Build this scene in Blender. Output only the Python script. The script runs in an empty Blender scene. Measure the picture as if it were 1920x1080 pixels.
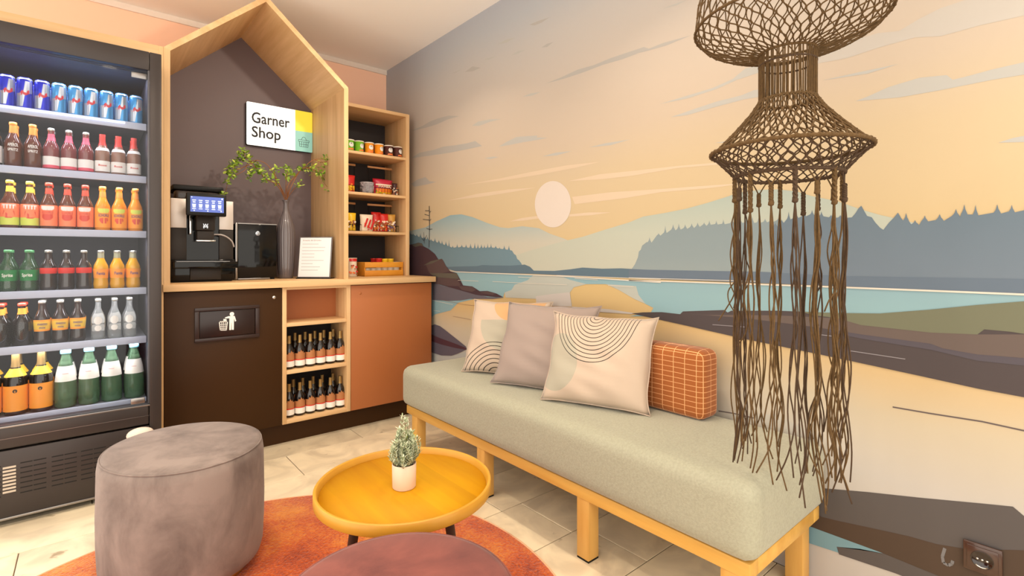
import bpy, bmesh, math, random
from mathutils import Vector, Matrix
R = random.Random(7)
PI = math.pi
SC = bpy.context.scene
COL = SC.collection

# ------------------------------------------------------------------ camera, world, exposure
YAW = math.radians(40.15); SN, CS = math.sin(YAW), math.cos(YAW); F = 940.0; HC = 1.05
cam_d = bpy.data.cameras.new('camera'); cam = bpy.data.objects.new('camera', cam_d); COL.objects.link(cam)
cam.location = (0, 0, HC); cam.rotation_euler = (PI/2, 0, -YAW)
cam_d.sensor_width = 36; cam_d.lens = 36*F/1920; cam_d.shift_y = -60/1920; cam_d.clip_start = .02
SC.camera = cam
SC.view_settings.view_transform = 'Standard'; SC.view_settings.look = 'None'
SC.view_settings.gamma = 1; SC.view_settings.use_curve_mapping = False
SC.view_settings.exposure = 0.0
w = bpy.data.worlds.new('world'); SC.world = w; w.use_nodes = True
bg = w.node_tree.nodes['Background']; bg.inputs[0].default_value = (1.0, .93, .82, 1); bg.inputs[1].default_value = 2.7
DOWNLIGHTS = [(1.12, 2.42), (1.12, 1.05), (1.12, -.35), (.12, 1.75), (.12, .55)]
DOWN_W = 5.5
def area(name, loc, size, power, color, rot=(0, 0, 0), shape='DISK', size_y=None, spread=PI):
    l = bpy.data.lights.new(name, 'AREA'); l.shape = shape; l.size = size
    if size_y: l.size_y = size_y
    l.energy = power; l.color = color; l.spread = spread
    o = bpy.data.objects.new(name, l); o.location = loc; o.rotation_euler = rot; COL.objects.link(o)
    return o
for i, (x, y) in enumerate(DOWNLIGHTS):
    area('downlight_lamp', (x, y, 2.492), .085, DOWN_W, (1.0, .86, .68), spread=2.0)

SPOTS = [((1.30, 1.55, 2.42), (.62, 3.5, 1.45), 44), ((-.15, 1.25, 2.42), (.3, 3.6, 2.0), 5)]  # second one is an added unseen lamp that brightens the upper left wall
for p_, q_, e_ in SPOTS:
    l = bpy.data.lights.new('niche_and_fill_spot', 'SPOT'); l.energy = e_; l.color = (1.0, .87, .70); l.spot_size = math.radians(74); l.spot_blend = .8; l.shadow_soft_size = .035
    o = bpy.data.objects.new('niche_and_fill_spot', l); o.location = Vector(p_)+(Vector(q_)-Vector(p_)).normalized()*.07; o.rotation_euler = (Vector(q_)-Vector(p_)).to_track_quat('-Z', 'Y').to_euler(); COL.objects.link(o)

# ------------------------------------------------------------------ measuring helpers (world points from sight lines)
def ray(u): a = (u-960)/F; return SN+CS*a, CS-SN*a
def X(u, y): rx, ry = ray(u); return rx*y/ry
def onY(u, v, y): rx, ry = ray(u); d = y/ry; return Vector((rx*d, y, HC+(480-v)/F*d))
WX = 1.80
def wall(u, v): rx, ry = ray(u); d = WX/rx; return (ry*d, HC+(480-v)/F*d)

# ------------------------------------------------------------------ materials
def lin(c): return tuple(((x/255)/12.92 if x/255 <= .04045 else ((x/255+.055)/1.055)**2.4) for x in c)
MATS = {}
def mat(name, c, rough=.5, metal=0, emit=None, es=0, trans=0, ior=1.45, coat=0, sheen=0, var=0, vs=(6, 6, 6), c2=None, bump=0, bs=200, spec=None, dist=.001, alpha=1, detail=4):
    if name in MATS: return MATS[name]
    m = bpy.data.materials.new(name); m.use_nodes = True; nt = m.node_tree; b = nt.nodes['Principled BSDF']
    L = lin(c); b.inputs['Base Color'].default_value = (*L, 1); b.inputs['Roughness'].default_value = rough
    b.inputs['Metallic'].default_value = metal; b.inputs['IOR'].default_value = ior
    b.inputs['Transmission Weight'].default_value = trans; b.inputs['Coat Weight'].default_value = coat
    if spec is not None: b.inputs['Specular IOR Level'].default_value = spec
    if sheen: b.inputs['Sheen Weight'].default_value = sheen; b.inputs['Sheen Roughness'].default_value = .4
    if alpha < 1: b.inputs['Alpha'].default_value = alpha
    if emit: b.inputs['Emission Color'].default_value = (*lin(emit), 1); b.inputs['Emission Strength'].default_value = es
    tc = nt.nodes.new('ShaderNodeTexCoord')
    if var or c2:
        mp = nt.nodes.new('ShaderNodeMapping'); mp.inputs['Scale'].default_value = vs
        nt.links.new(tc.outputs['Object'], mp.inputs[0])
        n = nt.nodes.new('ShaderNodeTexNoise'); n.inputs['Scale'].default_value = 1; n.inputs['Detail'].default_value = detail
        n.inputs['Roughness'].default_value = .6; nt.links.new(mp.outputs[0], n.inputs['Vector'])
        r = nt.nodes.new('ShaderNodeValToRGB'); r.color_ramp.elements[0].position = .3; r.color_ramp.elements[1].position = .7
        L2 = lin(c2) if c2 else tuple(x*(1-var) for x in L)
        r.color_ramp.elements[0].color = (*L2, 1); r.color_ramp.elements[1].color = (*L, 1)
        nt.links.new(n.outputs['Fac'], r.inputs[0]); nt.links.new(r.outputs[0], b.inputs['Base Color'])
    if bump:
        n2 = nt.nodes.new('ShaderNodeTexNoise'); n2.inputs['Scale'].default_value = bs; n2.inputs['Detail'].default_value = 3
        nt.links.new(tc.outputs['Object'], n2.inputs['Vector'])
        bp = nt.nodes.new('ShaderNodeBump'); bp.inputs['Strength'].default_value = bump; bp.inputs['Distance'].default_value = dist
        nt.links.new(n2.outputs['Fac'], bp.inputs['Height']); nt.links.new(bp.outputs[0], b.inputs['Normal'])
    MATS[name] = m; return m
oak_v = mat('oak_vertical', (226, 188, 140), .5, c2=(200, 158, 108), vs=(22, 22, 1.3), detail=6)
oak_h = mat('oak_horizontal', (226, 188, 140), .5, c2=(203, 160, 110), vs=(1.3, 22, 22), detail=6)
oak_y = mat('oak_depth', (226, 188, 140), .5, c2=(200, 158, 108), vs=(22, 1.3, 22), detail=6)
bench_oak = mat('bench_oak', (217, 171, 88), .45, c2=(195, 144, 65), vs=(16, 1.4, 16), detail=6)
leg_oak = mat('bench_leg_oak', (217, 169, 92), .45, c2=(195, 143, 68), vs=(16, 16, 1.4), detail=6)
peach = mat('peach_wall_paint', (255, 207, 178), .85)
ceil_m = mat('ceiling_paint', (250, 247, 242), .9)
white_trim = mat('white_trim_paint', (232, 218, 205), .8)
dark_panel = mat('dark_brown_panel', (104, 89, 90), .5)
olive = mat('dark_olive_laminate', (57, 32, 6), .5, spec=.25)
terra = mat('terracotta_laminate', (168, 99, 53), .5)
black = mat('black_plastic', (20, 18, 17), .4, spec=.25)
black_gloss = mat('black_gloss', (10, 8, 8), .08, spec=.35)
black_matte = mat('black_matte', (20, 17, 16), .8)
fridge_black = mat('fridge_black', (58, 51, 49), .38, metal=.3)
chrome = mat('chrome', (215, 212, 210), .15, metal=1)
steel = mat('brushed_steel', (150, 145, 142), .3, metal=.9)
fr_in = mat('fridge_interior', (66, 64, 72), .5)
rail_m = mat('shelf_rail', (176, 182, 200), .3)
white_m = mat('white_label', (240, 236, 228), .5)
cream_m = mat('cream_paper', (226, 222, 216), .5)

# ------------------------------------------------------------------ geometry helpers
MW = {}
def obj(name, bm, m, parent=None, ang=.6, smooth=True, kind=None, label=None, uv=False):
    if parent is not None: bm.transform(MW[parent.name].inverted())
    for f in bm.faces: f.smooth = smooth
    if smooth:
        for e in bm.edges:
            if len(e.link_faces) == 2 and e.calc_face_angle(0) > ang: e.smooth = False
    me = bpy.data.meshes.new(name); bm.to_mesh(me); bm.free()
    for mm in (m if isinstance(m, (list, tuple)) else [m]): me.materials.append(mm)
    o = bpy.data.objects.new(name, me); COL.objects.link(o)
    MW[o.name] = MW[parent.name].copy() if parent is not None else Matrix()
    if parent is not None: o.parent = parent
    if kind: o['kind'] = kind
    if label: o['label'] = label
    return o
def tag(o, label, cat, group=None):
    o['label'] = label; o['category'] = cat
    if group: o['group'] = group
    return o
def thing(name, label, cat, loc=(0, 0, 0), rz=0, group=None):
    o = bpy.data.objects.new(name, None); o.empty_display_size = .05; COL.objects.link(o)
    o.location = loc; o.rotation_euler = (0, 0, rz)
    MW[o.name] = Matrix.Translation(loc) @ Matrix.Rotation(rz, 4, 'Z')
    return tag(o, label, cat, group)
def struct(name, bm, m, smooth=False, parent=None):
    return obj(name, bm, m, parent, smooth=smooth, kind='structure' if parent is None else None)
def dup(root, loc, rz=0, label=None, group=None):
    r = root.copy(); COL.objects.link(r); r.location = loc; r.rotation_euler = (0, 0, rz)
    if label: r['label'] = label
    if group: r['group'] = group
    for ch in list(root.children):
        c = ch.copy(); COL.objects.link(c); c.parent = r
        for g in list(ch.children):
            d = g.copy(); COL.objects.link(d); d.parent = c
    return r
def B(): return bmesh.new()
def box(bm, x0, x1, y0, y1, z0, z1, bev=0, seg=2, mi=0):
    n0 = len(bm.faces)
    M = Matrix.Translation(((x0+x1)/2, (y0+y1)/2, (z0+z1)/2)) @ Matrix.Diagonal((x1-x0, y1-y0, z1-z0, 1))
    g = bmesh.ops.create_cube(bm, size=1, matrix=M)
    fs = set(f for v in g['verts'] for f in v.link_faces)
    for f in fs: f.material_index = mi
    if bev:
        es = list(set(e for v in g['verts'] for e in v.link_edges))
        r = bmesh.ops.bevel(bm, geom=es, offset=bev, segments=seg, affect='EDGES', profile=.5)
        for f in r['faces']: f.material_index = mi
    return bm
def bx(*a, **k): return box(B(), *a, **k)
def lathe(bm, prof, n=20, c=(0, 0, 0), mi=0, a0=0, a1=2*PI, flute=None):
    full = abs(a1-a0-2*PI) < 1e-6; m = n if full else n+1
    rings = []
    for r, z in prof:
        if r < 1e-6 and full: rings.append([bm.verts.new((c[0], c[1], c[2]+z))]); continue
        ring = []
        for i in range(m):
            a = a0+(a1-a0)*i/n; rr = r*(flute(a, z) if flute else 1)
            ring.append(bm.verts.new((c[0]+rr*math.sin(a), c[1]-rr*math.cos(a), c[2]+z)))
        rings.append(ring)
    for p, q in zip(rings, rings[1:]):
        for i in range(n):
            j = (i+1) % m if full else i+1
            try:
                if len(p) == 1 and len(q) == 1: continue
                if len(p) == 1: f = bm.faces.new((p[0], q[j], q[i]))
                elif len(q) == 1: f = bm.faces.new((p[i], p[j], q[0]))
                else: f = bm.faces.new((p[i], p[j], q[j], q[i]))
                f.material_index = mi
            except ValueError: pass
    return bm
def ngon(bm, pts, mi=0):
    f = bm.faces.new([bm.verts.new(p) for p in pts]); f.material_index = mi; return f
def prism(bm, pts, d, mi=0):
    """pts: planar loop, d: Vector extrusion"""
    f = bm.faces.new([bm.verts.new(p) for p in pts]); f.material_index = mi
    r = bmesh.ops.extrude_face_region(bm, geom=[f])
    vs = [g for g in r['geom'] if isinstance(g, bmesh.types.BMVert)]
    bmesh.ops.translate(bm, verts=vs, vec=d)
    for v in vs:
        for ff in v.link_faces: ff.material_index = mi
    return bm
def tube(bm, pts, r, n=6, mi=0, cap=True, rr=None):
    pts = [Vector(p) for p in pts]; rings = []; up = None
    for i, p in enumerate(pts):
        t = (pts[min(i+1, len(pts)-1)]-pts[max(i-1, 0)]).normalized()
        if up is None or abs(up.dot(t)) > .98: up = Vector((0, 0, 1)) if abs(t.z) < .9 else Vector((1, 0, 0))
        s = t.cross(up).normalized(); up = s.cross(t).normalized()
        q = rr[i] if rr else r
        rings.append([bm.verts.new(p+s*q*math.cos(2*PI*k/n)+up*q*math.sin(2*PI*k/n)) for k in range(n)])
    for a, b in zip(rings, rings[1:]):
        for k in range(n):
            f = bm.faces.new((a[k], a[(k+1) % n], b[(k+1) % n], b[k])); f.material_index = mi
    if cap:
        for q in (rings[0], rings[-1]):
            try: f = bm.faces.new(q); f.material_index = mi
            except ValueError: pass
    return bm
def rbox(x0, x1, y0, y1, z0, z1, r, seg=4, cuts=0):
    bm = bx(x0, x1, y0, y1, z0, z1, bev=r, seg=seg)
    return bm
def ball(bm, p, r, sub=1, mi=0):
    g = bmesh.ops.create_icosphere(bm, subdivisions=sub, radius=r, matrix=Matrix.Translation(p))
    for v in g['verts']:
        for f in v.link_faces: f.material_index = mi
FONT = None
def text_bm(s, wid, cap, ext=.0004, align='CENTER', bold=0):
    """text in the XZ plane facing -Y, scaled to width wid (m) and cap height cap, origin at left/centre on baseline"""
    cu = bpy.data.curves.new('t', 'FONT'); cu.body = s; cu.size = 1; cu.resolution_u = 3; cu.offset = bold*1.3
    if FONT: pass
    o = bpy.data.objects.new('t', cu); COL.objects.link(o)
    bpy.context.view_layer.update()
    me = bpy.data.meshes.new_from_object(o.evaluated_get(bpy.context.evaluated_depsgraph_get()))
    bpy.data.objects.remove(o); bpy.data.curves.remove(cu)
    bm = B(); bm.from_mesh(me); bpy.data.meshes.remove(me)
    xs = [v.co.x for v in bm.verts]; x0, x1 = min(xs), max(xs)
    sx = wid/(x1-x0); sz = cap/.69
    for v in bm.verts:
        x = (v.co.x-x0)*sx - (wid/2 if align == 'CENTER' else 0); z = v.co.y*sz
        v.co = (x, 0, z)
    
    return bm
def bend(bm, r, z=0):
    for v in bm.verts:
        a = v.co.x/r; v.co = (r*math.sin(a), -r*math.cos(a), v.co.z+z)
    return bm
def merge(a, b, M=None, mi=None):
    """append bmesh b into a"""
    if M is not None: b.transform(M)
    if mi is not None:
        for f in b.faces: f.material_index = mi
    me = bpy.data.meshes.new('m'); b.to_mesh(me); b.free(); a.from_mesh(me); bpy.data.meshes.remove(me); return a
def patch(bm, pts2, r, z=0, mi=0):
    """small flat-ish print bent around a cylinder: polygon split into vertical strips"""
    f = bm.faces.new([bm.verts.new((x, 0, zz)) for x, zz in pts2])
    x0 = min(p[0] for p in pts2); x1 = max(p[0] for p in pts2)
    n = max(1, int((x1-x0)/(r*.3)))
    geom = [f]
    bb = B()
    vs = [bb.verts.new((x, 0, zz)) for x, zz in pts2]; bb.faces.new(vs)
    bmesh.ops.delete(bm, geom=[f], context='FACES'); 
    loose = [v for v in bm.verts if not v.link_faces]; bmesh.ops.delete(bm, geom=loose, context='VERTS')
    for i in range(1, n):
        bmesh.ops.bisect_plane(bb, geom=bb.verts[:]+bb.edges[:]+bb.faces[:], plane_co=(x0+(x1-x0)*i/n, 0, 0), plane_no=(1, 0, 0))
    bend(bb, r, z)
    return merge(bm, bb, mi=mi)
#@@STRUCT
# ------------------------------------------------------------------ room shell
YB = 3.68; CZ = 2.515
struct('wall_back', bx(-1.0, WX+.1, YB, YB+.1, 0, CZ), peach)
struct('ceiling', bx(-1.0, WX+.1, -.6, YB+.1, CZ, CZ+.1), ceil_m)
struct('trim_1', bx(-1.0, WX, YB-.012, YB, CZ-.035, CZ), white_trim)
# floor: screed with individual stone tiles laid in running rows
grout = mat('grout', (110, 88, 66), .9)
fl = struct('floor', bx(-1.0, WX+.1, -.6, YB+.1, -.1, -.004), grout)
def stone_mat():
    m = mat('stone_tile', (214, 194, 166), .42); nt = m.node_tree; b = nt.nodes['Principled BSDF']
    g = nt.nodes.new('ShaderNodeNewGeometry'); oi = nt.nodes.new('ShaderNodeObjectInfo')
    add = nt.nodes.new('ShaderNodeVectorMath'); add.operation = 'ADD'
    mul = nt.nodes.new('ShaderNodeVectorMath'); mul.operation = 'SCALE'; mul.inputs['Scale'].default_value = 17
    cb = nt.nodes.new('ShaderNodeCombineXYZ')
    for k in range(3): nt.links.new(oi.outputs['Random'], cb.inputs[k])
    nt.links.new(cb.outputs[0], mul.inputs[0]); nt.links.new(g.outputs['Position'], add.inputs[0]); nt.links.new(mul.outputs[0], add.inputs[1])
    n1 = nt.nodes.new('ShaderNodeTexNoise'); n1.inputs['Scale'].default_value = 5; n1.inputs['Detail'].default_value = 8; n1.inputs['Distortion'].default_value = 1.2
    n2 = nt.nodes.new('ShaderNodeTexNoise'); n2.inputs['Scale'].default_value = 14; n2.inputs['Detail'].default_value = 6
    for n in (n1, n2): nt.links.new(add.outputs[0], n.inputs['Vector'])
    r1 = nt.nodes.new('ShaderNodeValToRGB'); e = r1.color_ramp.elements
    e[0].position = .36; e[0].color = (*lin((204, 186, 158)), 1); e[1].position = .62; e[1].color = (*lin((232, 214, 182)), 1)
    nt.links.new(n1.outputs['Fac'], r1.inputs[0])
    r2 = nt.nodes.new('ShaderNodeValToRGB'); e = r2.color_ramp.elements
    e[0].position = .24; e[0].color = (.42, .36, .3, 1); e[1].position = .33; e[1].color = (1, 1, 1, 1)
    nt.links.new(n2.outputs['Fac'], r2.inputs[0])
    mx = nt.nodes.new('ShaderNodeMix'); mx.data_type = 'RGBA'; mx.blend_type = 'MULTIPLY'; mx.inputs[0].default_value = .8
    nt.links.new(r1.outputs[0], mx.inputs[6]); nt.links.new(r2.outputs[0], mx.inputs[7])
    hs = nt.nodes.new('ShaderNodeHueSaturation'); nt.links.new(mx.outputs[2], hs.inputs['Color'])
    mr = nt.nodes.new('ShaderNodeMapRange'); mr.inputs[3].default_value = .93; mr.inputs[4].default_value = 1.05
    nt.links.new(oi.outputs['Random'], mr.inputs[0]); nt.links.new(mr.outputs[0], hs.inputs['Value'])
    nt.links.new(hs.outputs[0], b.inputs['Base Color'])
    return m
stone = stone_mat()
TW, TL_ = .2922, 1.2
xoff = {2: .79, 1: 1.21, 3: -.19, 4: .55, 5: 1.30, 6: .2, 7: .267, 8: .9, 9: -.1, 10: .5, 0: .4, -1: .1, 11: .7, 12: .3}
tile_me = {}
def tile(x0, x1, y0, y1):
    key = (round(x1-x0, 3), round(y1-y0, 3))
    if key not in tile_me:
        bm = bx(0, x1-x0, 0, y1-y0, -.004, 0, bev=.0012, seg=1)
        me = bpy.data.meshes.new('stone_tile'); bm.to_mesh(me); bm.free(); me.materials.append(stone); tile_me[key] = me
    o = bpy.data.objects.new('stone_tile', tile_me[key]); o.location = (x0, y0, 0); COL.objects.link(o); o.parent = fl
for k in range(-2, 12):
    y1 = 2.772+TW*(2-k)-.0; y0 = y1-TW
    y1c = min(y1, YB-.001)
    if y0 > YB: continue
    o = xoff.get(k, .37*k % 1.2)
    x = o-3*TL_
    while x < WX:
        a, b_ = max(x, -.99), min(x+TL_, WX-.001)
        if b_-a > .02: tile(a+.0016, b_-.0016, y0+.0016, y1c-.0016)
        x += TL_
# downlights
for i, (x, y) in enumerate(DOWNLIGHTS):
    t = thing('downlight', ['white recessed downlight in the ceiling nearest the shop niche', 'white recessed downlight in the ceiling above the bench',
        'white recessed downlight in the ceiling behind the macrame lamp', 'white recessed downlight in the ceiling above the grey pouf',
        'white recessed downlight in the ceiling above the low table side', 'white recessed downlight in the ceiling furthest back from the shop',
        'white recessed downlight in the ceiling on the fridge side'][i], 'ceiling lamp', (x, y, CZ))
    obj('trim_ring', lathe(B(), [(.046, -.001), (.046, -.006), (.062, -.004), (.064, 0), (.046, -.001)], 28, (x, y, CZ)), white_trim, t)
    obj('lens', lathe(B(), [(0, -.0015), (.0455, -.0015)], 28, (x, y, CZ)), mat('lamp_lens', (255, 240, 215), .4, emit=(255, 236, 205), es=6), t)

for (p_, q_, e_), lab in zip(SPOTS, ('white ceiling spotlight over the bench side aimed at the niche', 'added unseen white spotlight on the fridge side brightening the upper wall')):
    p_ = Vector(p_); t = thing('niche_and_fill_spotlight', lab, 'ceiling lamp', (p_.x, p_.y, CZ))
    b = lathe(B(), [(0, .05), (.028, .05), (.032, .03), (.036, -.06), (.033, -.06), (.029, .02), (0, .02)], 24)
    b.transform(Matrix.Translation(p_) @ (Vector(q_)-p_).to_track_quat('-Z', 'Y').to_matrix().to_4x4()); obj('lamp_head', b, white_trim, t)
    obj('ceiling_mount', lathe(B(), [(0, -.02), (.04, -.02), (.042, 0)], 24, (p_.x, p_.y, CZ)), white_trim, t)
    obj('arm', tube(B(), [(p_.x, p_.y, CZ-.01), tuple(p_)], .006, 8), white_trim, t)

# ------------------------------------------------------------------ mural wall
def ramp_mat(name, stops, rough=.75, noise=0, axis=2, slope=0, ystops=None):
    """print colour by height on the wall (flat artwork)"""
    m = mat(name, (200, 200, 200), rough); nt = m.node_tree; b = nt.nodes['Principled BSDF']
    g = nt.nodes.new('ShaderNodeNewGeometry'); s = nt.nodes.new('ShaderNodeSeparateXYZ'); nt.links.new(g.outputs['Position'], s.inputs[0])
    fac = s.outputs[axis]
    if slope:
        ma = nt.nodes.new('ShaderNodeMath'); ma.operation = 'MULTIPLY_ADD'; ma.inputs[1].default_value = slope
        nt.links.new(s.outputs[1], ma.inputs[0]); nt.links.new(s.outputs[2], ma.inputs[2]); fac = ma.outputs[0]
    mr = nt.nodes.new('ShaderNodeMapRange'); lo, hi = stops[0][0], stops[-1][0]
    mr.inputs[1].default_value = lo; mr.inputs[2].default_value = hi; nt.links.new(fac, mr.inputs[0])
    out = mr.outputs[0]
    if noise:
        n = nt.nodes.new('ShaderNodeTexNoise'); n.inputs['Scale'].default_value = 1.3; nt.links.new(g.outputs['Position'], n.inputs['Vector'])
        a = nt.nodes.new('ShaderNodeMath'); a.operation = 'MULTIPLY_ADD'; a.inputs[1].default_value = noise; a.inputs[2].default_value = -noise/2
        nt.links.new(n.outputs['Fac'], a.inputs[0])
        c = nt.nodes.new('ShaderNodeMath'); c.operation = 'ADD'; nt.links.new(out, c.inputs[0]); nt.links.new(a.outputs[0], c.inputs[1]); out = c.outputs[0]
    r = nt.nodes.new('ShaderNodeValToRGB'); el = r.color_ramp.elements
    for i, (z, c) in enumerate(stops):
        p = (z-lo)/(hi-lo)
        if i == 0: e = el[0]
        elif i == len(stops)-1: e = el[len(el)-1]
        else: e = el.new(p)
        e.position = p; e.color = (*lin(c), 1)
    nt.links.new(out, r.inputs[0]); nt.links.new(r.outputs[0], b.inputs['Base Color'])
    return m
mural_base = ramp_mat('mural_sky_print', [(0, (178, 170, 164)), (.40, (178, 171, 164)), (.60, (184, 170, 147)), (.76, (191, 160, 111)), (.95, (192, 163, 111)),
    (1.2, (188, 166, 129)), (1.42, (188, 168, 137)), (1.62, (184, 167, 148)), (1.9, (183, 170, 157)), (2.2, (176, 171, 167)), (2.38, (166, 168, 172)), (2.52, (163, 165, 172))], noise=.05)
wr = struct('wall_right', bx(WX, WX+.1, -.6, YB+.1, 0, CZ), mural_base)
ZA = lambda p: (720+p[0]/1.9283, p[1]/1.9283)
ZB = lambda p: (780+p[0]/4.154, 440+p[1]/4.154)
ZC = lambda p: (1180+p[0]/2.2973, 330+p[1]/2.2973)
ZD = lambda p: (1180+p[0]/2.5716, p[1]/2.5716)
ZE = lambda p: (1180+p[0]/2.5716, 660+p[1]/2.5716)
ID = lambda p: p
def poly(bm, pts, T, layer):
    P = [wall(*T(p)) for p in pts]
    f = bm.faces.new([bm.verts.new((WX-.0004*layer, y, z)) for y, z in P])
    f.normal_update()
    if f.normal.x > 0: f.normal_flip()
def shape(name, polys, m, layer):
    bm = B()
    for T, pts in polys: poly(bm, pts, T, layer)
    bmesh.ops.triangulate(bm, faces=bm.faces[:])
    return obj('mural_'+name, bm, m, wr, smooth=False)
def T_(l): return [tuple(l[i:i+2]) for i in range(0, len(l), 2)]
cloud_m = mat('mural_cloud_print', (164, 159, 153), .75)
cloud2_m = mat('mural_pale_cloud_print', (170, 167, 161), .75)
streak_m = mat('mural_streak_print', (198, 177, 152), .75)
cl = [T_(l) for l in (
 [98,474,140,455,165,440,195,428,235,418,272,420,230,432,190,450,150,462],
 [98,572,130,552,180,542,215,530,260,525,300,518,330,510,355,528,300,540,240,552,170,562],
 [98,665,120,650,150,640,165,655,190,658,150,668,110,675],
 [415,530,445,512,480,495,555,490,552,497,592,498,560,505,500,515,450,525],
 [318,455,340,440,380,432,425,430,385,440,345,455],
 [585,302,640,280,700,252,760,235,820,210,880,190,940,170,958,176,1010,155,1110,128,1020,165,960,182,920,192,860,215,790,235,720,262,650,285],
 [525,90,560,75,600,62,570,82,545,92],[410,160,445,142,475,136,440,156],[570,172,590,158,612,152,590,170],[460,200,485,185,512,180,480,196],
 [293,260,320,240,350,245,320,258],[245,265,285,248,260,263],[500,350,530,338,568,332,535,346],[740,533,800,518,890,504,820,525],
 [572,566,620,552,680,546,625,562],[1008,32,1050,15,1095,0,1060,18],[360,215,385,208,405,204,380,216],[362,572,395,566,415,568,385,575])]
shape('cloud', [(ZA, c) for c in cl[:3]]+[(ZA, cl[5]), (ZA, cl[6]), (ZA, cl[8]), (ZA, cl[10])], cloud_m, 1)
shape('cloud', [(ZA, c) for i, c in enumerate(cl) if i not in (0, 1, 2, 5, 6, 8, 10)], cloud2_m, 1)
shape('cloud', [(ZD, T_(l)) for l in (
 [1090,488,1150,465,1250,420,1400,375,1530,362,1560,385,1640,365,1750,335,1903,300,1940,292,1940,354,1903,360,1750,385,1500,435,1300,470],
 [930,388,1100,350,1300,308,1150,355],[145,502,250,470,400,425,500,380,560,330,640,310,700,300,700,330,640,345,520,385,420,430,280,475],
 [200,565,330,520,420,490,540,460,600,435,640,430,700,425,700,455,640,465,550,480,400,520,280,555],[1780,688,1850,665,1903,655,1903,685],[410,690,450,683,500,678,470,688])], cloud2_m, 1)
shape('cloud', [(ZD, T_([900,262,1000,215,1200,160,1300,150,1400,90,1500,40,1620,0,1700,-40,1940,-60,1940,65,1903,75,1700,120,1500,175,1380,180,1200,230,1050,280,900,308]))], mat('mural_wide_cloud_print', (178, 170, 161), .75), 1)
shape('light_streak', [(ZA, T_(l)) for l in ([290,668,420,645,540,620,660,598,780,585,700,605,560,632,430,652],[230,725,340,700,450,685,550,678,460,695,350,712],
 [665,655,780,630,900,618,1060,600,1157,592,1280,580,1200,596,1060,608,900,635,790,648],[680,712,820,695,980,685,1157,672,1300,662,1220,675,1157,682,1000,695,860,718,690,738],
 [455,800,500,788,560,780,560,790,500,798],[670,775,740,768,820,768,750,778,670,783])]+[(ZD, T_([0,838,100,818,300,795,180,825])), (ZD, T_([0,920,150,905,350,895,200,920,0,938]))][:0], streak_m, 1)
shape('sun', [(ID, [(1037+34*math.cos(a*PI/24), 383+43.5*math.sin(a*PI/24)) for a in range(48)])], mat('mural_sun_print', (200, 187, 176), .75), 2)
mtn = ramp_mat('mural_mountain_print', [(.95, (182, 172, 153)), (1.12, (177, 172, 157)), (1.22, (155, 165, 161)), (1.32, (129, 155, 162)), (1.42, (125, 152, 161))])
shape('mountain', [(ZA, T_([60,845,95,835,150,822,190,800,240,778,280,775,320,785,370,805,420,822,450,825,500,818,560,825,600,845,650,862,700,885,740,897,760,985,60,985]))], mtn, 2)
mtn2 = ramp_mat('mural_right_mountain_print', [(.95, (174, 172, 156)), (1.15, (169, 172, 158)), (1.32, (148, 162, 156)), (1.4, (129, 152, 155))])
shape('mountain', [(ZC, T_([-560,365,-430,322,-300,285,-200,262,-100,230,0,200,60,175,150,160,250,140,340,115,420,90,470,72,560,60,640,58,720,66,780,85,900,110,1000,145,1080,168,1180,190,1240,205,1240,420,-560,420]))], mtn2, 3)
def spiked(pts, hmin, hmax, step, rng):
    """tree line: insert conical tips along a polyline in picture units of the artwork"""
    out = []
    for (x0, y0), (x1, y1) in zip(pts, pts[1:]):
        n = max(1, int(abs(x1-x0)/step))
        for i in range(n):
            t = i/n; x = x0+(x1-x0)*t; y = y0+(y1-y0)*t; h = rng.uniform(hmin, hmax)*(1.6 if rng.random() < .18 else 1); w_ = step*rng.uniform(.5, .9)
            out += [(x, y), (x+w_*.18, y-h*.25), (x+w_*.30, y-h*.5), (x+w_*.42, y-h), (x+w_*.55, y-h*.45), (x+w_*.7, y-h*.2), (x+w_*.85, y+step*.08)]
    out.append(pts[-1]); return out
rg = random.Random(3)
forl = ramp_mat('mural_forest_print', [(.95, (103, 125, 135)), (1.08, (99, 123, 134)), (1.22, (85, 108, 118))])
top = spiked(T_([-80,-20,0,10,110,45,170,62,280,100,350,95,450,105,580,98,680,112,750,125]), 10, 36, 26, rg)
shape('forest', [(ZB, top+T_([765,150,780,160,790,190,805,200,815,215,822,222,830,250,830,262,-80,262]))], forl, 4)
forr = ramp_mat('mural_right_forest_print', [(.9, (139, 147, 145)), (1.05, (125, 137, 140)), (1.3, (115, 129, 134))])
top = T_([10,402,25,380,38,350,42,325,50,318,56,300,75,285])+spiked(T_([80,285,120,255,180,232,260,222,340,208,400,206,470,200,550,200,660,190]), 8, 26, 26, rg)
shape('forest', [(ZC, top+T_([660,430,300,420,10,410]))], forr, 4)
forr2 = ramp_mat('mural_far_forest_print', [(.9, (105, 115, 127)), (1.1, (98, 111, 123)), (1.3, (88, 105, 117))])
top = spiked(T_([620,215,680,185,780,165,860,178,940,180]), 8, 24, 28, rg)+T_([960,178,975,160,988,140,1000,128,1012,150,1025,172,1045,178,1060,200,1080,222,1095,232,1120,200,1140,180,1158,158,1172,182])+spiked(T_([1180,192,1215,208,1260,192,1320,190,1390,172,1430,162,1480,166,1570,158,1700,148,1760,142]), 14, 44, 48, rg)
shape('forest', [(ZC, top+T_([1760,450,620,430]))], forr2, 5)
shore_m = ramp_mat('mural_shore_print', [(.9, (83, 99, 112)), (1.0, (84, 103, 115)), (1.05, (79, 105, 117))])
shape('shore', [(ZB, T_([200,252,330,248,480,245,520,236,600,240,740,241,850,233,890,250,920,280,1080,282,1200,270,1300,256,1450,265,1600,262,1700,268,1911,278,1911,350,1500,330,900,305,320,288])),
    ][:1], shore_m, 6)
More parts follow.
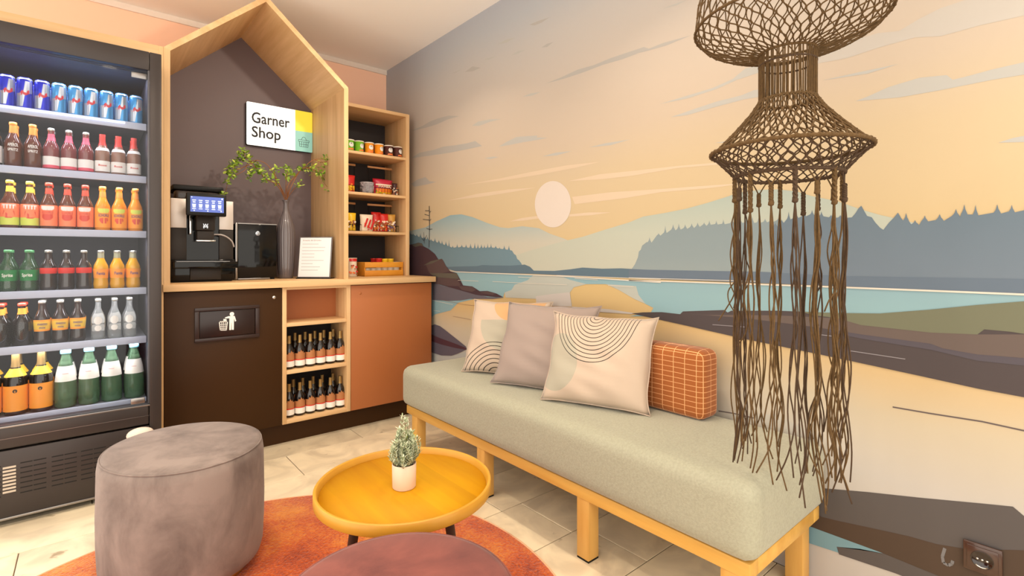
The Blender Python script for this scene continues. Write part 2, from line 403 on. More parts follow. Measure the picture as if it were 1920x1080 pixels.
shape('shore', [(ZC, T_([0,402,300,408,560,412,900,430,1300,437,1720,444,1720,512,900,474,0,440]))], mat('mural_grey_shore_print', (91, 103, 117), .75), 7)
water_m = ramp_mat('mural_water_print', [(.6, (125, 157, 165)), (.9, (129, 159, 165)), (1.0, (124, 152, 161))], rough=.7)
cream_r = ramp_mat('mural_reflection_print', [(.6, (177, 170, 157)), (1.0, (164, 167, 159))])
ZR = ZB
def ZCB(p): u, v = ZC(p); return ((u-780)*4.154, (v-440)*4.154)
shape('water', [(ZB, T_([-60,288,320,290,915,316,870,355,770,390,745,430,690,450,680,490,460,500,330,530,270,590,150,620,120,645,-60,645])),
    (ZB, T_([1130,323,1600,350,1911,372]) and [])][:1]+[(ZR, T_([1130,323,1480,340,1911,368])+[ZCB(p) for p in T_([830,478,1720,516,1720,600,0,604])]+T_([1830,605,1850,570,1790,540,1735,470,1715,400,1480,385,1330,385,1200,352]))], water_m, 3)
shape('reflection', [(ZB, T_([915,316,1130,322,1200,352,1330,385,1230,410,1200,450,1215,550,940,545,940,500,700,490,690,450,745,430,770,390,870,355]))], cream_r, 3)
shape('reflection', [(ZB, T_([1480,385,1715,400,1735,470,1790,540,1700,500,1580,430]))], cream_r, 3)
shape('sun_glint', [(ZB, T_([935,480,1060,462,1200,448,1215,560,940,550])), (ZB, T_([1215,560,1500,580,1700,610,1680,618,1400,600,1215,575]))], mat('mural_glint_print', (182, 172, 165), .7), 5)
shape('sand', [(ZB, T_([130,912,200,940,280,945,385,912,430,1000,430,1150,130,1150]))], mat('mural_pale_sand_print', (166, 167, 164), .7), 2)
def line(bm, pts, T, layer, wd=1.0):
    P = [wall(*T(p)) for p in pts]
    for (y0, z0), (y1, z1) in zip(P, P[1:]):
        d = Vector((y1-y0, z1-z0)).normalized(); n = Vector((-d.y, d.x))*wd/2000
        f = bm.faces.new([bm.verts.new((WX-.0004*layer, *q)) for q in ((y0+n.x, z0+n.y), (y1+n.x, z1+n.y), (y1-n.x, z1-n.y), (y0-n.x, z0-n.y))])
        f.normal_update()
        if f.normal.x > 0: f.normal_flip()
def lines(name, ls, m, layer, wd): 
    bm = B()
    for T, p in ls: line(bm, p, T, layer, wd)
    return obj('mural_'+name, bm, m, wr, smooth=False)
wl = mat('mural_white_line_print', (202, 192, 178), .7)
lines('waterline', [(ZB, T_([310,289,1100,321,1911,371])), (ZC, T_([0,448,830,476,1300,494,1720,511]))], wl, 9, 5)
lines('waterline', [(ZC, T_([0,438,560,454])), (ZB, T_([1100,316,1911,348])), (ZB, T_([330,355,490,362])), (ZB, T_([600,365,900,380,1180,390])), (ZB, T_([800,330,900,335])), (ZB, T_([1240,340,1420,352])), (ZB, T_([1500,395,1700,405])), (ZB, T_([130,510,290,545])), (ZB, T_([140,590,190,596]))], wl, 10, 2.2)
dkgrey = mat('mural_dark_beach_print', (68, 58, 58), .7)
shape('beach', [(ZC, T_([12,592,60,587,140,586,220,595,232,583,410,577,425,588,440,580,640,580,900,590,1080,592,1300,575,1500,555,1720,538,1720,956,1500,915,1250,860,1000,806,830,770,490,700,250,645]))], dkgrey, 6)
shape('beach', [(ZC, T_([240,592,330,598,640,600,900,612,1000,640,1300,672,1500,682,1720,682,1720,785,1500,768,1350,742,1300,722,1000,682,800,650,500,612]))], mat('mural_mauve_beach_print', (93, 79, 73), .7), 7)
shape('grass_bank', [(ZC, T_([740,584,900,590,1080,592,1300,575,1500,555,1720,538,1720,682,1640,670,1530,660,1500,682,1300,674,1000,642,900,612,800,600]))], mat('mural_olive_print', (103, 103, 82), .7), 8)
shape('beach', [(ZC, T_([860,660,1000,682,1300,722,1350,742,1500,768,1720,785,1720,818,1500,795,1300,748,1000,700,860,672]))], mat('mural_dark_band_print', (75, 68, 75), .7), 8)
lines('beach_line', [(ZC, T_([360,640,500,650])), (ZC, T_([800,680,880,690])), (ZC, T_([950,752,1190,788]))], mat('mural_grey_line_print', (132, 125, 128), .7), 9, 2.5)
# left rocks
maroon = mat('mural_maroon_print', (63, 43, 50), .7); rockg = mat('mural_rock_grey_print', (91, 86, 95), .7); rolive = mat('mural_rock_olive_print', (85, 80, 70), .7); rbrown = mat('mural_rock_brown_print', (79, 61, 61), .7)
shape('rock', [(ZB, T_([130,372,200,395,330,425,480,465,560,486,685,490,600,500,420,500,350,512,260,515,130,508]))], rockg, 7)
shape('rock', [(ZB, T_([-60,80,-20,75,20,62,50,68,60,90,100,110,150,150,185,205,270,285,320,300,345,345,370,395,440,402,500,440,560,438,630,458,685,488,620,486,560,480,470,468,330,428,200,392,130,372,-60,360]))], maroon, 8)
shape('rock', [(ZB, T_([80,235,130,210,205,188,215,200,235,240,270,285,200,300,110,300])), (ZB, T_([140,380,150,330,320,345,350,390,340,400,260,400])), (ZB, T_([335,400,440,404,470,430,440,445,360,430])), (ZB, T_([500,452,560,440,620,458,600,470]))], rbrown, 9)
shape('rock', [(ZB, T_([110,300,320,300,340,345,150,330])), (ZB, T_([-30,82,20,64,50,68,58,92,40,84,0,96])), (ZB, T_([60,240,120,206,205,187,130,225]))], rolive, 10)
shape('rock', [(ZB, T_([120,708,150,698,190,712,290,790,390,870,398,893,330,925,280,942,200,940,120,915]))], mat('mural_rock_mauve_print', (85, 78, 90), .7), 7)
shape('rock', [(ZB, T_([120,775,190,805,300,845,396,883,390,897,300,880,200,855,120,828]))], mat('mural_wine_print', (69, 38, 48), .7), 8)
lines('driftwood', [(ZB, T_([210,510,380,545,460,552])), (ZB, T_([290,635,430,662]))], mat('mural_brown_line_print', (134, 106, 90), .7), 7, 2)
# dead tree
tr = mat('mural_tree_print', (57, 59, 65), .7)
lines('bare_tree', [(ZA, T_([165,745,166,820,164,895])), ], tr, 9, 7)
lines('bare_tree', [(ZA, T_(l)) for l in ([145,840,147,880],[148,775,166,780],[142,793,166,796],[166,768,172,763],[165,800,172,792],[155,826,165,829],[165,830,176,828],[138,862,147,872],[156,850,147,868],[150,762,165,762])], tr, 9, 4)
# lower right rocks
lowg = mat('mural_low_grey_print', (79, 72, 70), .7); lowb = mat('mural_low_brown_print', (68, 51, 38), .7)
shape('low_rock', [(ZE, T_([780,792,860,640,950,658,1150,675,1400,702,1700,730,1850,745,1903,790,2000,870,2000,1400,1620,1200,1000,900]))], lowg, 2)
shape('low_rock', [(ZE, T_([780,800,800,765,900,778,930,795,1000,812,1200,855,1350,888,1480,925,1620,948,2000,958,2000,1500,1750,1230,1620,1130,1225,972,860,836]))], lowb, 3)
shape('low_water', [(ZE, T_([700,770,780,802,860,836,1225,970,1000,938,1012,968,850,915,760,880,700,860]))], mat('mural_low_water_print', (109, 142, 153), .7), 4)
shape('low_rock', [(ZE, T_([1000,938,1110,948,1225,970,1620,1132,1900,1280,1900,1500,1500,1150,1280,1065,1012,975]))], lowg, 4)
lines('hook_mark', [(ZE, T_([1522,945,1510,985,1515,1015,1538,1028,1556,1020,1560,1005]))], mat('mural_hook_print', (109, 106, 107), .7), 5, 7)
lines('dark_stroke', [(ZE, T_([430,284,500,295,600,318])), (ZE, T_([1270,265,1450,296,1700,335,1930,385]))], mat('mural_dark_line_print', (91, 78, 76), .7), 2, 4)
shape('pale_stroke', [(ZE, T_([-60,300,700,300,950,420,950,640,700,640,-60,400]))], mat('mural_pale_print', (177, 170, 159), .75), 1)
#@@CAB
# ------------------------------------------------------------------ shop furniture (oak surround, niche, snack shelf, cabinets, worktop)
Z_T = 2.055; WT = .912
t = thing('fridge_surround', 'oak surround board and top panel framing the glass door fridge', 'cabinet', (-.1, 3.2, 0))
obj('side_board', bx(.2545, .2735, 2.92, 3.6, 0, Z_T, bev=.001), oak_v, t)
obj('top_board', bx(-.9, .2545, 2.92, 3.6, 1.975, Z_T, bev=.001), oak_h, t)
t = thing('niche_surround', 'oak house-shaped niche with pitched roof and dark back panel on worktop', 'niche', (.73, 3.2, WT))
NF, NB, NX0, NX1, EZ, PZ, th = 2.92, 3.5, .274, 1.184, 2.055, 2.455, .026
MXC = (NX0+NX1)/2
def niche_bd(pts, m, nm):
    bm = B(); prism(bm, [(x, NF, z) for x, z in pts], Vector((0, NB-NF+.06, 0))); bmesh.ops.recalc_face_normals(bm, faces=bm.faces[:])
    return obj(nm, bm, m, t, smooth=False)
vt = th/math.cos(math.atan2(PZ-EZ, MXC-NX0)); sl = (PZ-EZ)/(MXC-NX0)
niche_bd([(NX0, WT), (NX0+th, WT), (NX0+th, EZ+sl*th-vt), (NX0, EZ)], oak_v, 'side_board')
niche_bd([(NX1, WT), (NX1, EZ), (NX1-th, EZ+sl*th-vt), (NX1-th, WT)], oak_v, 'side_board')
roof_oak = oak_y
niche_bd([(NX0, EZ), (NX0+th, EZ+sl*th-vt), (MXC, PZ-vt), (MXC, PZ)], roof_oak, 'roof_board')
niche_bd([(NX1, EZ), (MXC, PZ), (MXC, PZ-vt), (NX1-th, EZ+sl*th-vt)], roof_oak, 'roof_board')
bm = B(); prism(bm, [(NX0+th, NB, WT), (NX1-th, NB, WT), (NX1-th, NB, EZ+sl*th-vt), (MXC, NB, PZ-vt), (NX0+th, NB, EZ+sl*th-vt)], Vector((0, .02, 0)))
bmesh.ops.recalc_face_normals(bm, faces=bm.faces[:]); obj('back_panel', bm, dark_panel, t, smooth=False)

t = thing('snack_shelf', 'narrow oak wall shelf unit with three shelves beside the niche', 'shelf', (1.46, 3.35, WT))
SX0, SX1, SF, SB = 1.186, 1.733, 3.18, 3.52
obj('side_board', bx(SX0, SX0+.02, SF, SB, WT, 2.05, bev=.001), oak_v, t)
obj('side_board', bx(1.705, SX1, SF, SB, WT, 2.05, bev=.001), oak_v, t)
obj('top_board', bx(SX0+.02, 1.705, SF, SB, 2.028, 2.05, bev=.001), oak_h, t)
SZ = [1.742, 1.473, 1.215]
for z in SZ: obj('shelf_board', bx(SX0+.02, 1.705, SF+.003, SB, z-.018, z, bev=.001), oak_h, t)
obj('back_panel', bx(SX0+.02, 1.705, SB-.012, SB, WT, 2.028), mat('dark_shelf_back', (38, 30, 28), .6), t)

o = obj('worktop', bx(.27, 1.782, 2.905, 3.6, .877, WT, bev=.0015), oak_h)
tag(o, 'long oak worktop over the cabinets carrying the coffee machine', 'worktop')
t = thing('waste_cabinet', 'dark olive base cabinet with a litter bin flap, left of the wine shelves', 'cabinet', (.55, 3.2, 0))
obj('carcass', bx(.275, .812, 2.95, 3.55, .118, .876), olive, t)
d = obj('door', bx(.276, .8115, 2.93, 2.949, .118, .872, bev=.0015), olive, t)
obj('lock', lathe(B(), [(0, .004), (.009, .004), (.011, 0)], 16).__class__ and (lambda b: (b.transform(Matrix.Translation((X(514, 2.93), 2.93, HC-78/F*2.72)) @ Matrix.Rotation(PI/2, 4, 'X')), b)[1])(lathe(B(), [(0, .004), (.008, .004), (.010, 0)], 16)), chrome, d)
fx0, fx1, fz0, fz1 = .401, .697, .6175, .7895
bm = B(); dk = mat('bin_flap_maroon', (46, 30, 27), .35)
box(bm, fx0, fx1, 2.918, 2.93, fz1-.018, fz1, bev=.002); box(bm, fx0, fx1, 2.918, 2.93, fz0, fz0+.018, bev=.002)
box(bm, fx0, fx0+.02, 2.918, 2.93, fz0+.018, fz1-.018, bev=.002); box(bm, fx1-.02, fx1, 2.918, 2.93, fz0+.018, fz1-.018, bev=.002)
obj('flap_frame', bm, dk, d)
fp = obj('bin_flap', bx(fx0+.022, fx1-.022, 2.924, 2.93, fz0+.02, fz1-.02, bev=.002), mat('bin_flap_dark', (36, 20, 18), .3), t)
# litter symbol, drawn from parts of flat white print (px of zoom crop 12x at 400,560)
def ic(px, py): return onY(400+px/12, 560+py/12, 2.9235)
bm = B()
def ip(l): 
    P = [ic(*p) for p in T_(l)]; prism(bm, P, Vector((0, -.0006, 0)))
ip([380,390,480,388,490,420,515,500,485,515,465,440,460,700,415,700,410,540,405,540,400,705,358,705,360,440,270,445,258,425,340,395])
cc = ic(418, 345); rr_ = .0105
prism(bm, [(cc.x+rr_*math.cos(a*PI/10), 2.9235, cc.z+rr_*math.sin(a*PI/10)) for a in range(20)], Vector((0, -.0006, 0)))
ip([122,510,330,495,328,520,124,535]); ip([122,510,145,508,170,720,148,720]); ip([305,498,330,495,302,715,282,716]); ip([148,700,300,693,300,716,148,720])
for k in range(1, 4): x0 = 140+k*42; x1 = 155+k*33; ip([x0,505,x0+12,505,x1+10,716,x1,716])
for k in range(1, 4): y0 = 530+k*45; ip([130+k*5,y0,325-k*7,y0-8,325-k*7,y0+3,130+k*5,y0+11])
ip([228,455,295,462,300,500,225,510])
bmesh.ops.recalc_face_normals(bm, faces=bm.faces[:]); obj('litter_symbol', bm, white_m, fp, smooth=False)

t = thing('wine_cabinet', 'open oak base cabinet with two rows of small wine bottles', 'cabinet', (1.0, 3.1, 0))
WX0, WX1, WF = .815, 1.202, 2.93
obj('side_board', bx(WX0, WX0+.022, WF, 3.2, .118, .876, bev=.001), oak_v, t)
obj('side_board', bx(WX1-.024, WX1, WF, 3.2, .118, .876, bev=.001), oak_v, t)
obj('bottom_board', bx(WX0+.022, WX1-.024, WF, 3.2, .118, .14, bev=.001), oak_h, t)
obj('top_board', bx(WX0+.022, WX1-.024, WF, 3.2, .862, .876), oak_h, t)
WSH = [.14, .412, .676]
for z in WSH[1:]: obj('shelf_board', bx(WX0+.022, WX1-.024, WF+.003, 3.19, z-.02, z, bev=.001), oak_h, t)
obj('upper_back_panel', bx(WX0+.022, WX1-.024, 3.105, 3.12, .676, .862), terra, t)
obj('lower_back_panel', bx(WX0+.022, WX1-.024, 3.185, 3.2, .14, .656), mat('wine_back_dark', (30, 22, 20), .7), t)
t = thing('terracotta_cabinet', 'terracotta base cabinet with one plain door beside the mural wall', 'cabinet', (1.5, 3.2, 0))
obj('carcass', bx(1.2035, 1.775, 2.95, 3.55, .118, .876), mat('black_edge', (28, 22, 24), .5), t)
d = obj('door', bx(1.2045, 1.762, 2.93, 2.949, .118, .872, bev=.0015), terra, t)
obj('lock', (lambda b: (b.transform(Matrix.Translation((X(675.5, 2.93), 2.93, HC-70/F*3.05)) @ Matrix.Rotation(PI/2, 4, 'X')), b)[1])(lathe(B(), [(0, .003), (.007, .003), (.009, 0)], 16)), terra, d)
o = obj('plinth', bx(.275, 1.79, 2.985, 3.1, 0, .117), olive); tag(o, 'dark olive plinth running under the base cabinets', 'plinth')

# ------------------------------------------------------------------ shop sign
t = thing('shop_sign', 'white lettered sign with yellow and mint squares on the niche back panel', 'sign', (.955, 3.48, 1.88))
SY = 3.468
def lit(n, c, e): return mat(n, c, .4, emit=c, es=e)
def rrect(x0, x1, z0, z1, r, y, corners=(1, 1, 1, 1)):
    pts = []
    for (cx, cz, a0, k) in ((x1-r, z0+r, -PI/2, 0), (x1-r, z1-r, 0, 1), (x0+r, z1-r, PI/2, 2), (x0+r, z0+r, PI, 3)):
        if corners[k]: pts += [(cx+r*math.cos(a0+i*PI/12), y, cz+r*math.sin(a0+i*PI/12)) for i in range(7)]
        else: pts.append((cx+(r if k < 2 else -r), y, cz+(r if k in (1, 2) else -r)))
    return pts
def plate(nm, pts, d, m, par):
    bm = B(); prism(bm, pts, Vector((0, d, 0))); bmesh.ops.recalc_face_normals(bm, faces=bm.faces[:]); return obj(nm, bm, m, par, smooth=False)
plate('backing', rrect(.753, 1.156, 1.749, 2.019, .008, SY+.002), .03, black_matte, t)
sp = plate('white_panel', rrect(.753, 1.045, 1.749, 2.019, .008, SY, (0, 0, 1, 1)), .002, lit('sign_white', (250, 250, 246), .6), t)
plate('yellow_panel', rrect(1.045, 1.156, 1.883, 2.019, .008, SY, (0, 1, 0, 0)), .002, lit('sign_yellow', (226, 214, 66), .42), t)
mp_ = plate('mint_panel', rrect(1.045, 1.156, 1.749, 1.883, .008, SY, (1, 0, 0, 0)), .002, lit('sign_mint', (140, 196, 186), .35), t)
ink = mat('sign_ink', (28, 28, 30), .6)
for s, wd, z in (('Garner', .228, 1.893), ('Shop', .172, 1.803)):
    bm = text_bm(s, wd, .066, align='LEFT', bold=.012); bm.transform(Matrix.Translation((.782, SY-.0008, z)))
    obj('lettering', bm, ink, sp, smooth=False)
bm = B()
def seg(p, q, wd=.0022, y=SY-.0008):
    p, q = Vector((p[0], y, p[1])), Vector((q[0], y, q[1])); d_ = (q-p).normalized(); n = Vector((-d_.z, 0, d_.x))*wd/2
    ngon(bm, [p-n, q-n, q+n, p+n])
bx0, bx1, bz1, bz0 = 1.066, 1.134, 1.826, 1.781
seg((bx0, bz1), (bx1, bz1)); seg((bx0, bz1-.012), (bx1, bz1-.012)); seg((bx0, bz1), (bx0, bz1-.012)); seg((bx1, bz1), (bx1, bz1-.012))
seg((bx0+.007, bz0), (bx1-.007, bz0)); seg((bx0+.005, bz1-.012), (bx0+.007, bz0)); seg((bx1-.005, bz1-.012), (bx1-.007, bz0)); seg((bx0+.006, bz0+.016), (bx1-.006, bz0+.016))
for k in (1, 2, 3): xx = bx0+.006+k*.014; seg((xx, bz1-.012), (xx, bz0))
seg((bx0+.016, bz1), (bx0+.028, bz1+.02)); seg((bx0+.028, bz1+.02), (bx1-.028, bz1+.02)); seg((bx1-.028, bz1+.02), (bx1-.016, bz1))
obj('basket_icon', bm, ink, mp_, smooth=False)
#@@FRIDGE
# ------------------------------------------------------------------ fridge
FX0, FX1, FY0, FY1 = -.45, .25, 2.75, 3.45
GX1 = .207; IN0 = -.41
t = fridge = thing('drinks_fridge', 'tall black glass-door fridge full of drinks bottles and cans', 'fridge', (-.1, 3.1, 0))
bm = B()
box(bm, FX0, IN0, FY0+.05, FY1, .03, 1.96); box(bm, GX1, FX1, FY0+.05, FY1, .03, 1.96); box(bm, IN0, GX1, FY0+.05, FY1, 1.88, 1.96)
box(bm, IN0, GX1, FY0+.05, FY1, .03, .385); box(bm, IN0, GX1, FY1-.04, FY1, .385, 1.88)
obj('body', bm, fridge_black, t, smooth=False)
bm = B(); e = .002
box(bm, IN0, IN0+e, FY0+.07, FY1-.04, .385, 1.88); box(bm, GX1-e, GX1, FY0+.07, FY1-.04, .385, 1.88); box(bm, IN0, GX1, FY1-.042, FY1-.04, .385, 1.88)
box(bm, IN0, GX1, FY0+.07, FY1-.04, 1.878, 1.88); obj('liner', bm, fr_in, t, smooth=False)
dr = obj('door', (lambda b: (box(b, FX0, FX1-.045, FY0, FY0+.045, 1.878, 1.96, bev=.003), box(b, FX1-.044, FX1, FY0, FY0+.049, .03, 1.96, bev=.003),
    box(b, FX0, FX0+.04, FY0, FY0+.045, .389, 1.878), box(b, FX0, FX1-.045, FY0, FY0+.045, .300, .389, bev=.008, seg=3))[0])(B()), fridge_black, t)
glass = bpy.data.materials.new('door_glass'); glass.use_nodes = True; nt = glass.node_tree; nt.nodes.clear()
o_ = nt.nodes.new('ShaderNodeOutputMaterial'); tr_ = nt.nodes.new('ShaderNodeBsdfTransparent'); gl = nt.nodes.new('ShaderNodeBsdfGlossy'); gl.inputs['Roughness'].default_value = .03
mxs = nt.nodes.new('ShaderNodeMixShader'); fr = nt.nodes.new('ShaderNodeFresnel'); fr.inputs[0].default_value = 1.5
ml = nt.nodes.new('ShaderNodeMath'); ml.operation = 'MULTIPLY'; ml.inputs[1].default_value = .75; tr_.inputs[0].default_value = (.95, .96, .98, 1)
nt.links.new(fr.outputs[0], ml.inputs[0]); nt.links.new(ml.outputs[0], mxs.inputs[0]); nt.links.new(tr_.outputs[0], mxs.inputs[1]); nt.links.new(gl.outputs[0], mxs.inputs[2]); nt.links.new(mxs.outputs[0], o_.inputs[0])
bm = B(); ngon(bm, [(FX0+.04, FY0+.012, .389), (GX1-.002, FY0+.012, .389), (GX1-.002, FY0+.012, 1.878), (FX0+.04, FY0+.012, 1.878)])
obj('glass_pane', bm, glass, dr, smooth=False)
obj('pane_edge', (lambda b: (box(b, GX1-.007, GX1-.001, FY0+.006, FY0+.02, .389, 1.878), box(b, FX0+.04, GX1, FY0+.006, FY0+.02, .386, .392))[0])(B()), mat('pane_edge_grey', (88, 86, 90), .3, metal=.4), dr, smooth=False)
obj('latch', bx(X(245, FY0), X(272, FY0), FY0+.001, FY0+.010, .398, .424, bev=.004), steel, dr)
obj('hinge_bracket', bx(X(246, FY0+.02), X(277, FY0+.02), FY0+.022, FY0+.03, 1.84, 1.866, bev=.003), steel, dr)
obj('sill_trim', (lambda b: (box(b, FX0, GX1, FY0-.003, FY0+.002, .383, .3895, bev=.001), box(b, FX0, GX1, FY0-.002, FY0+.001, .340, .3415))[0])(B()), steel, dr)
kick = obj('kick_panel', bx(FX0, FX1-.045, FY0, FY0+.03, .032, .294, bev=.002), fridge_black, t)
bm = B()
for (u0, u1) in ((-45, 2), (38, 61), (63, 87), (97, 119), (121, 144), (152, 174), (176, 199), (206, 228), (230, 252)):
    for k in range(7):
        z = .118+k*.0195; box(bm, X(u0, FY0), X(u1, FY0), FY0-.0006, FY0+.001, z, z+.0042)
obj('vent_slots', bm, black_matte, kick, smooth=False, kind='stuff')
bm = B()
for k in range(8): z = .130+k*.0135; box(bm, X(5, FY0), X(30, FY0), FY0-.001, FY0+.001, z, z+.0075)
obj('pale_louvre', bm, mat('pale_louvre', (190, 176, 160), .5), kick, smooth=False)
obj('bottom_strip', bx(FX0, FX1-.045, FY0-.004, FY0+.004, .026, .036, bev=.002), steel, t)
obj('round_cap', (lambda b: (ball(b, (0, 0, 0), 1, 3), b.transform(Matrix.Translation((X(263, 2.735), 2.735, .268)) @ Matrix.Diagonal((.05, .022, .03, 1))), b)[2])(B()), mat('cap_pale', (230, 214, 200), .4), t)
for x in (FX0+.08, FX1-.08):
    for y in (FY0+.09, FY1-.08): obj('foot', lathe(B(), [(0, 0), (.022, 0), (.022, .02), (.012, .03)], 14, (x, y, 0)), black, t)
FS = [1.651, 1.410, 1.160, .903, .680]
ledm = mat('led_strip', (225, 225, 255), .4, emit=(214, 216, 255), es=3.2)
wire = mat('shelf_wire', (150, 152, 162), .35, metal=.4)
for i, z in enumerate(FS+[.40]):
    bm = B(); box(bm, IN0+.004, GX1-.006, FY0+.098, FY1-.05, z-.006, z)
    s = obj('shelf', bm, wire, t, smooth=False)
    obj('price_rail', bx(IN0+.004, GX1-.006, FY0+.088, FY0+.097, z-.027, z+.004, bev=.002), rail_m, s)
    if i == 0: obj('led_strip', (lambda b: [box(b, IN0+.01+k*.0105, IN0+.018+k*.0105, FY0+.084, FY0+.088, z-.008, z+.000) for k in range(50)] and b)(B()), ledm, s, smooth=False)
for i, z in enumerate([1.872]+[q-.03 for q in FS]):
    area('fridge_led', (-.1, FY0+.13, z), .56, 2.4 if i == 0 else 1.4, (.84, .86, 1.0) if i < 2 else (.97, .95, .97), rot=(math.radians(16), 0, 0), shape='RECTANGLE', size_y=.03)

# ------------------------------------------------------------------ bottles and cans
def profile(kind, r, h):
    P = {'can': [(0, .003), (.80, 0), (.88, .01), (1, .05), (1, .93), (.86, .975), (.87, .995), (.82, 1.0), (.80, .985), (0, .985)],
         'long': [(0, .01), (.85, 0), (1, .02), (1, .50), (.93, .57), (.62, .68), (.43, .76), (.38, .84), (.37, .94), (.40, .95), (.40, .965)],
         'wine': [(0, .01), (.88, 0), (1, .02), (1, .52), (.9, .60), (.5, .70), (.34, .76), (.32, .97), (0, .97)],
         'soda': [(0, .01), (.80, 0), (.95, .03), (1, .12), (.90, .26), (.93, .38), (1, .50), (.92, .60), (.6, .72), (.42, .80), (.38, .93), (.42, .94), (.42, .96)],
         'water': [(0, .01), (.85, 0), (1, .03), (1, .30), (.94, .40), (.97, .45), (.85, .60), (.62, .75), (.42, .86), (.37, .90), (.37, .96)],
         'cup': [(0, .0), (.86, 0), (.9, .02), (1, .96), (1.03, .97), (1.03, 1.0), (0, 1.0)]}[kind]
    return [(a*r, b*h) for a, b in P]
def rad_at(prof, z):
    for (r0, z0), (r1, z1) in zip(prof[1:], prof[2:]):
        if z0 <= z <= z1 and z1 > z0: return r0+(r1-r0)*(z-z0)/(z1-z0)
    return prof[3][0]
def band(prof, z0, z1, off=.0007, a0=0, a1=2*PI, n=18):
    zs = [z0+(z1-z0)*k/4 for k in range(5)]
    return lathe(B(), [(rad_at(prof, z)+off, z) for z in zs], n, a0=a0, a1=a1)
def vessel(name, kind, r, h, body, cap=None, labels=(), texts=(), fill=None, n=18, foil=None, patches=()):
    """prototype at origin; returns Empty"""
    t = thing(name, 'x', 'bottle', (0, 0, 0)); pr = profile(kind, r, h)
    obj('metal_body' if kind == 'can' else 'tub' if kind == 'cup' else 'glass_body', lathe(B(), pr, n), body, t, ang=.9)
    if fill:
        pf = [(max(a-.0025, 0), b+(.003 if i == 0 else 0)) for i, (a, b) in enumerate(pr) if b < h*.72]; pf = [(0, pf[0][1]+.001)]+pf[1:]; pf.append((pf[-1][0], h*.74)); pf.append((0, h*.74))
        obj('drink', lathe(B(), pf, 12), fill, t, ang=.9)
    if cap:
        rc = .40*r if kind != 'water' else .44*r
        obj('cap', lathe(B(), [(rc, h*.93), (rc*1.12, h*.935), (rc*1.12, h*.985), (rc*.95, h), (0, h)], 14), cap, t)
    if foil: obj('neck_foil', band(pr, h*foil[0], h*foil[1], .0008, n=14), foil[2], t)
    ls = []
    for (z0, z1, m, *a) in labels:
        ls.append(obj('label', band(pr, h*z0, h*z1, .0007+(.0003*len(ls)), *(a if a else (0, 2*PI))), m, t))
    for (s, wd, cap_, z, m) in texts:
        bm = bend(text_bm(s, wd, cap_, bold=.01), rad_at(pr, h*z)+.0020, h*z); obj('lettering', bm, m, ls[-1] if ls else t, smooth=False)
    for (pts, m) in patches:
        bm = patch(B(), [(x*r, z*h) for x, z in pts], rad_at(pr, h*.5)+.0009); obj('print', bm, m, ls[-1] if ls else t, smooth=False)
    return t
def glassy(n, c, tr=.6, rough=.05): return mat(n, c, rough, trans=tr, coat=.3, ior=1.3)
silver = mat('can_silver', (190, 196, 206), .25, metal=.6)
canb = mat('can_dark_blue', (26, 38, 190), .22, metal=.35); canl = mat('can_light_blue', (70, 150, 205), .22, metal=.35)
red = mat('red_print', (205, 36, 50), .4); pink = mat('pink_print', (215, 80, 100), .4)
ogl = mat('orange_glass', (227, 135, 15), .12, coat=.5); ygl = mat('yellow_glass', (221, 161, 20), .12, coat=.5)
dkg = mat('dark_glass', (22, 12, 10), .08, coat=.6); brg = mat('brown_glass', (90, 42, 22), .1, coat=.5)
clg = glassy('clear_glass', (225, 228, 228), .85); grg = glassy('green_glass', (120, 160, 125), .7); gdk = mat('deep_green_glass', (38, 66, 42), .1, coat=.5)
olab = mat('orange_label', (242, 152, 50), .5); slab = mat('salmon_label', (240, 132, 88), .5); glab = mat('green_label', (28, 120, 60), .5)
ylab = mat('lime_label', (206, 214, 90), .5); rlab = mat('red_label', (206, 40, 30), .5); blue_ink = mat('blue_ink', (40, 50, 130), .5)
violet = mat('violet_ink', (90, 60, 120), .5); blcap = mat('blue_cap', (130, 196, 214), .4); ocap = mat('orange_cap', (235, 140, 60), .4)
rcap = mat('red_cap', (214, 70, 50), .4); ycap = mat('yellow_cap', (226, 186, 70), .4); scap = mat('silver_cap', (196, 192, 184), .3, metal=.8)
gold = mat('gold_foil', (160, 130, 80), .35, metal=.6); rfoil = mat('red_foil', (190, 60, 52), .35, metal=.3); pfoil = mat('pink_foil', (222, 90, 110), .35)
spk = mat('sparkling_rose_glass', (150, 110, 92), .1, coat=.5, trans=.2); rose = mat('rose_glass', (130, 62, 62), .1, coat=.5, trans=.2)
def can(bl, nm): return vessel('drinks_can', 'can', .0252, .135, [bl, silver][0:1], n=20, labels=[(.02, .05, silver), (.93, .975, silver)],
    patches=[([(-1.1, .1), (-.15, .1), (.15, .5), (-1.1, .5)], silver), ([(-.1, .52), (1.1, .52), (1.1, .88), (.15, .88)], silver), ([(-.7, .46), (-.2, .60), (.1, .52), (.6, .62), (.75, .52), (.2, .44), (-.1, .47), (-.5, .42)], red)])
protos = {}
def P(key, f):
    if key not in protos: protos[key] = f()
    return protos[key]
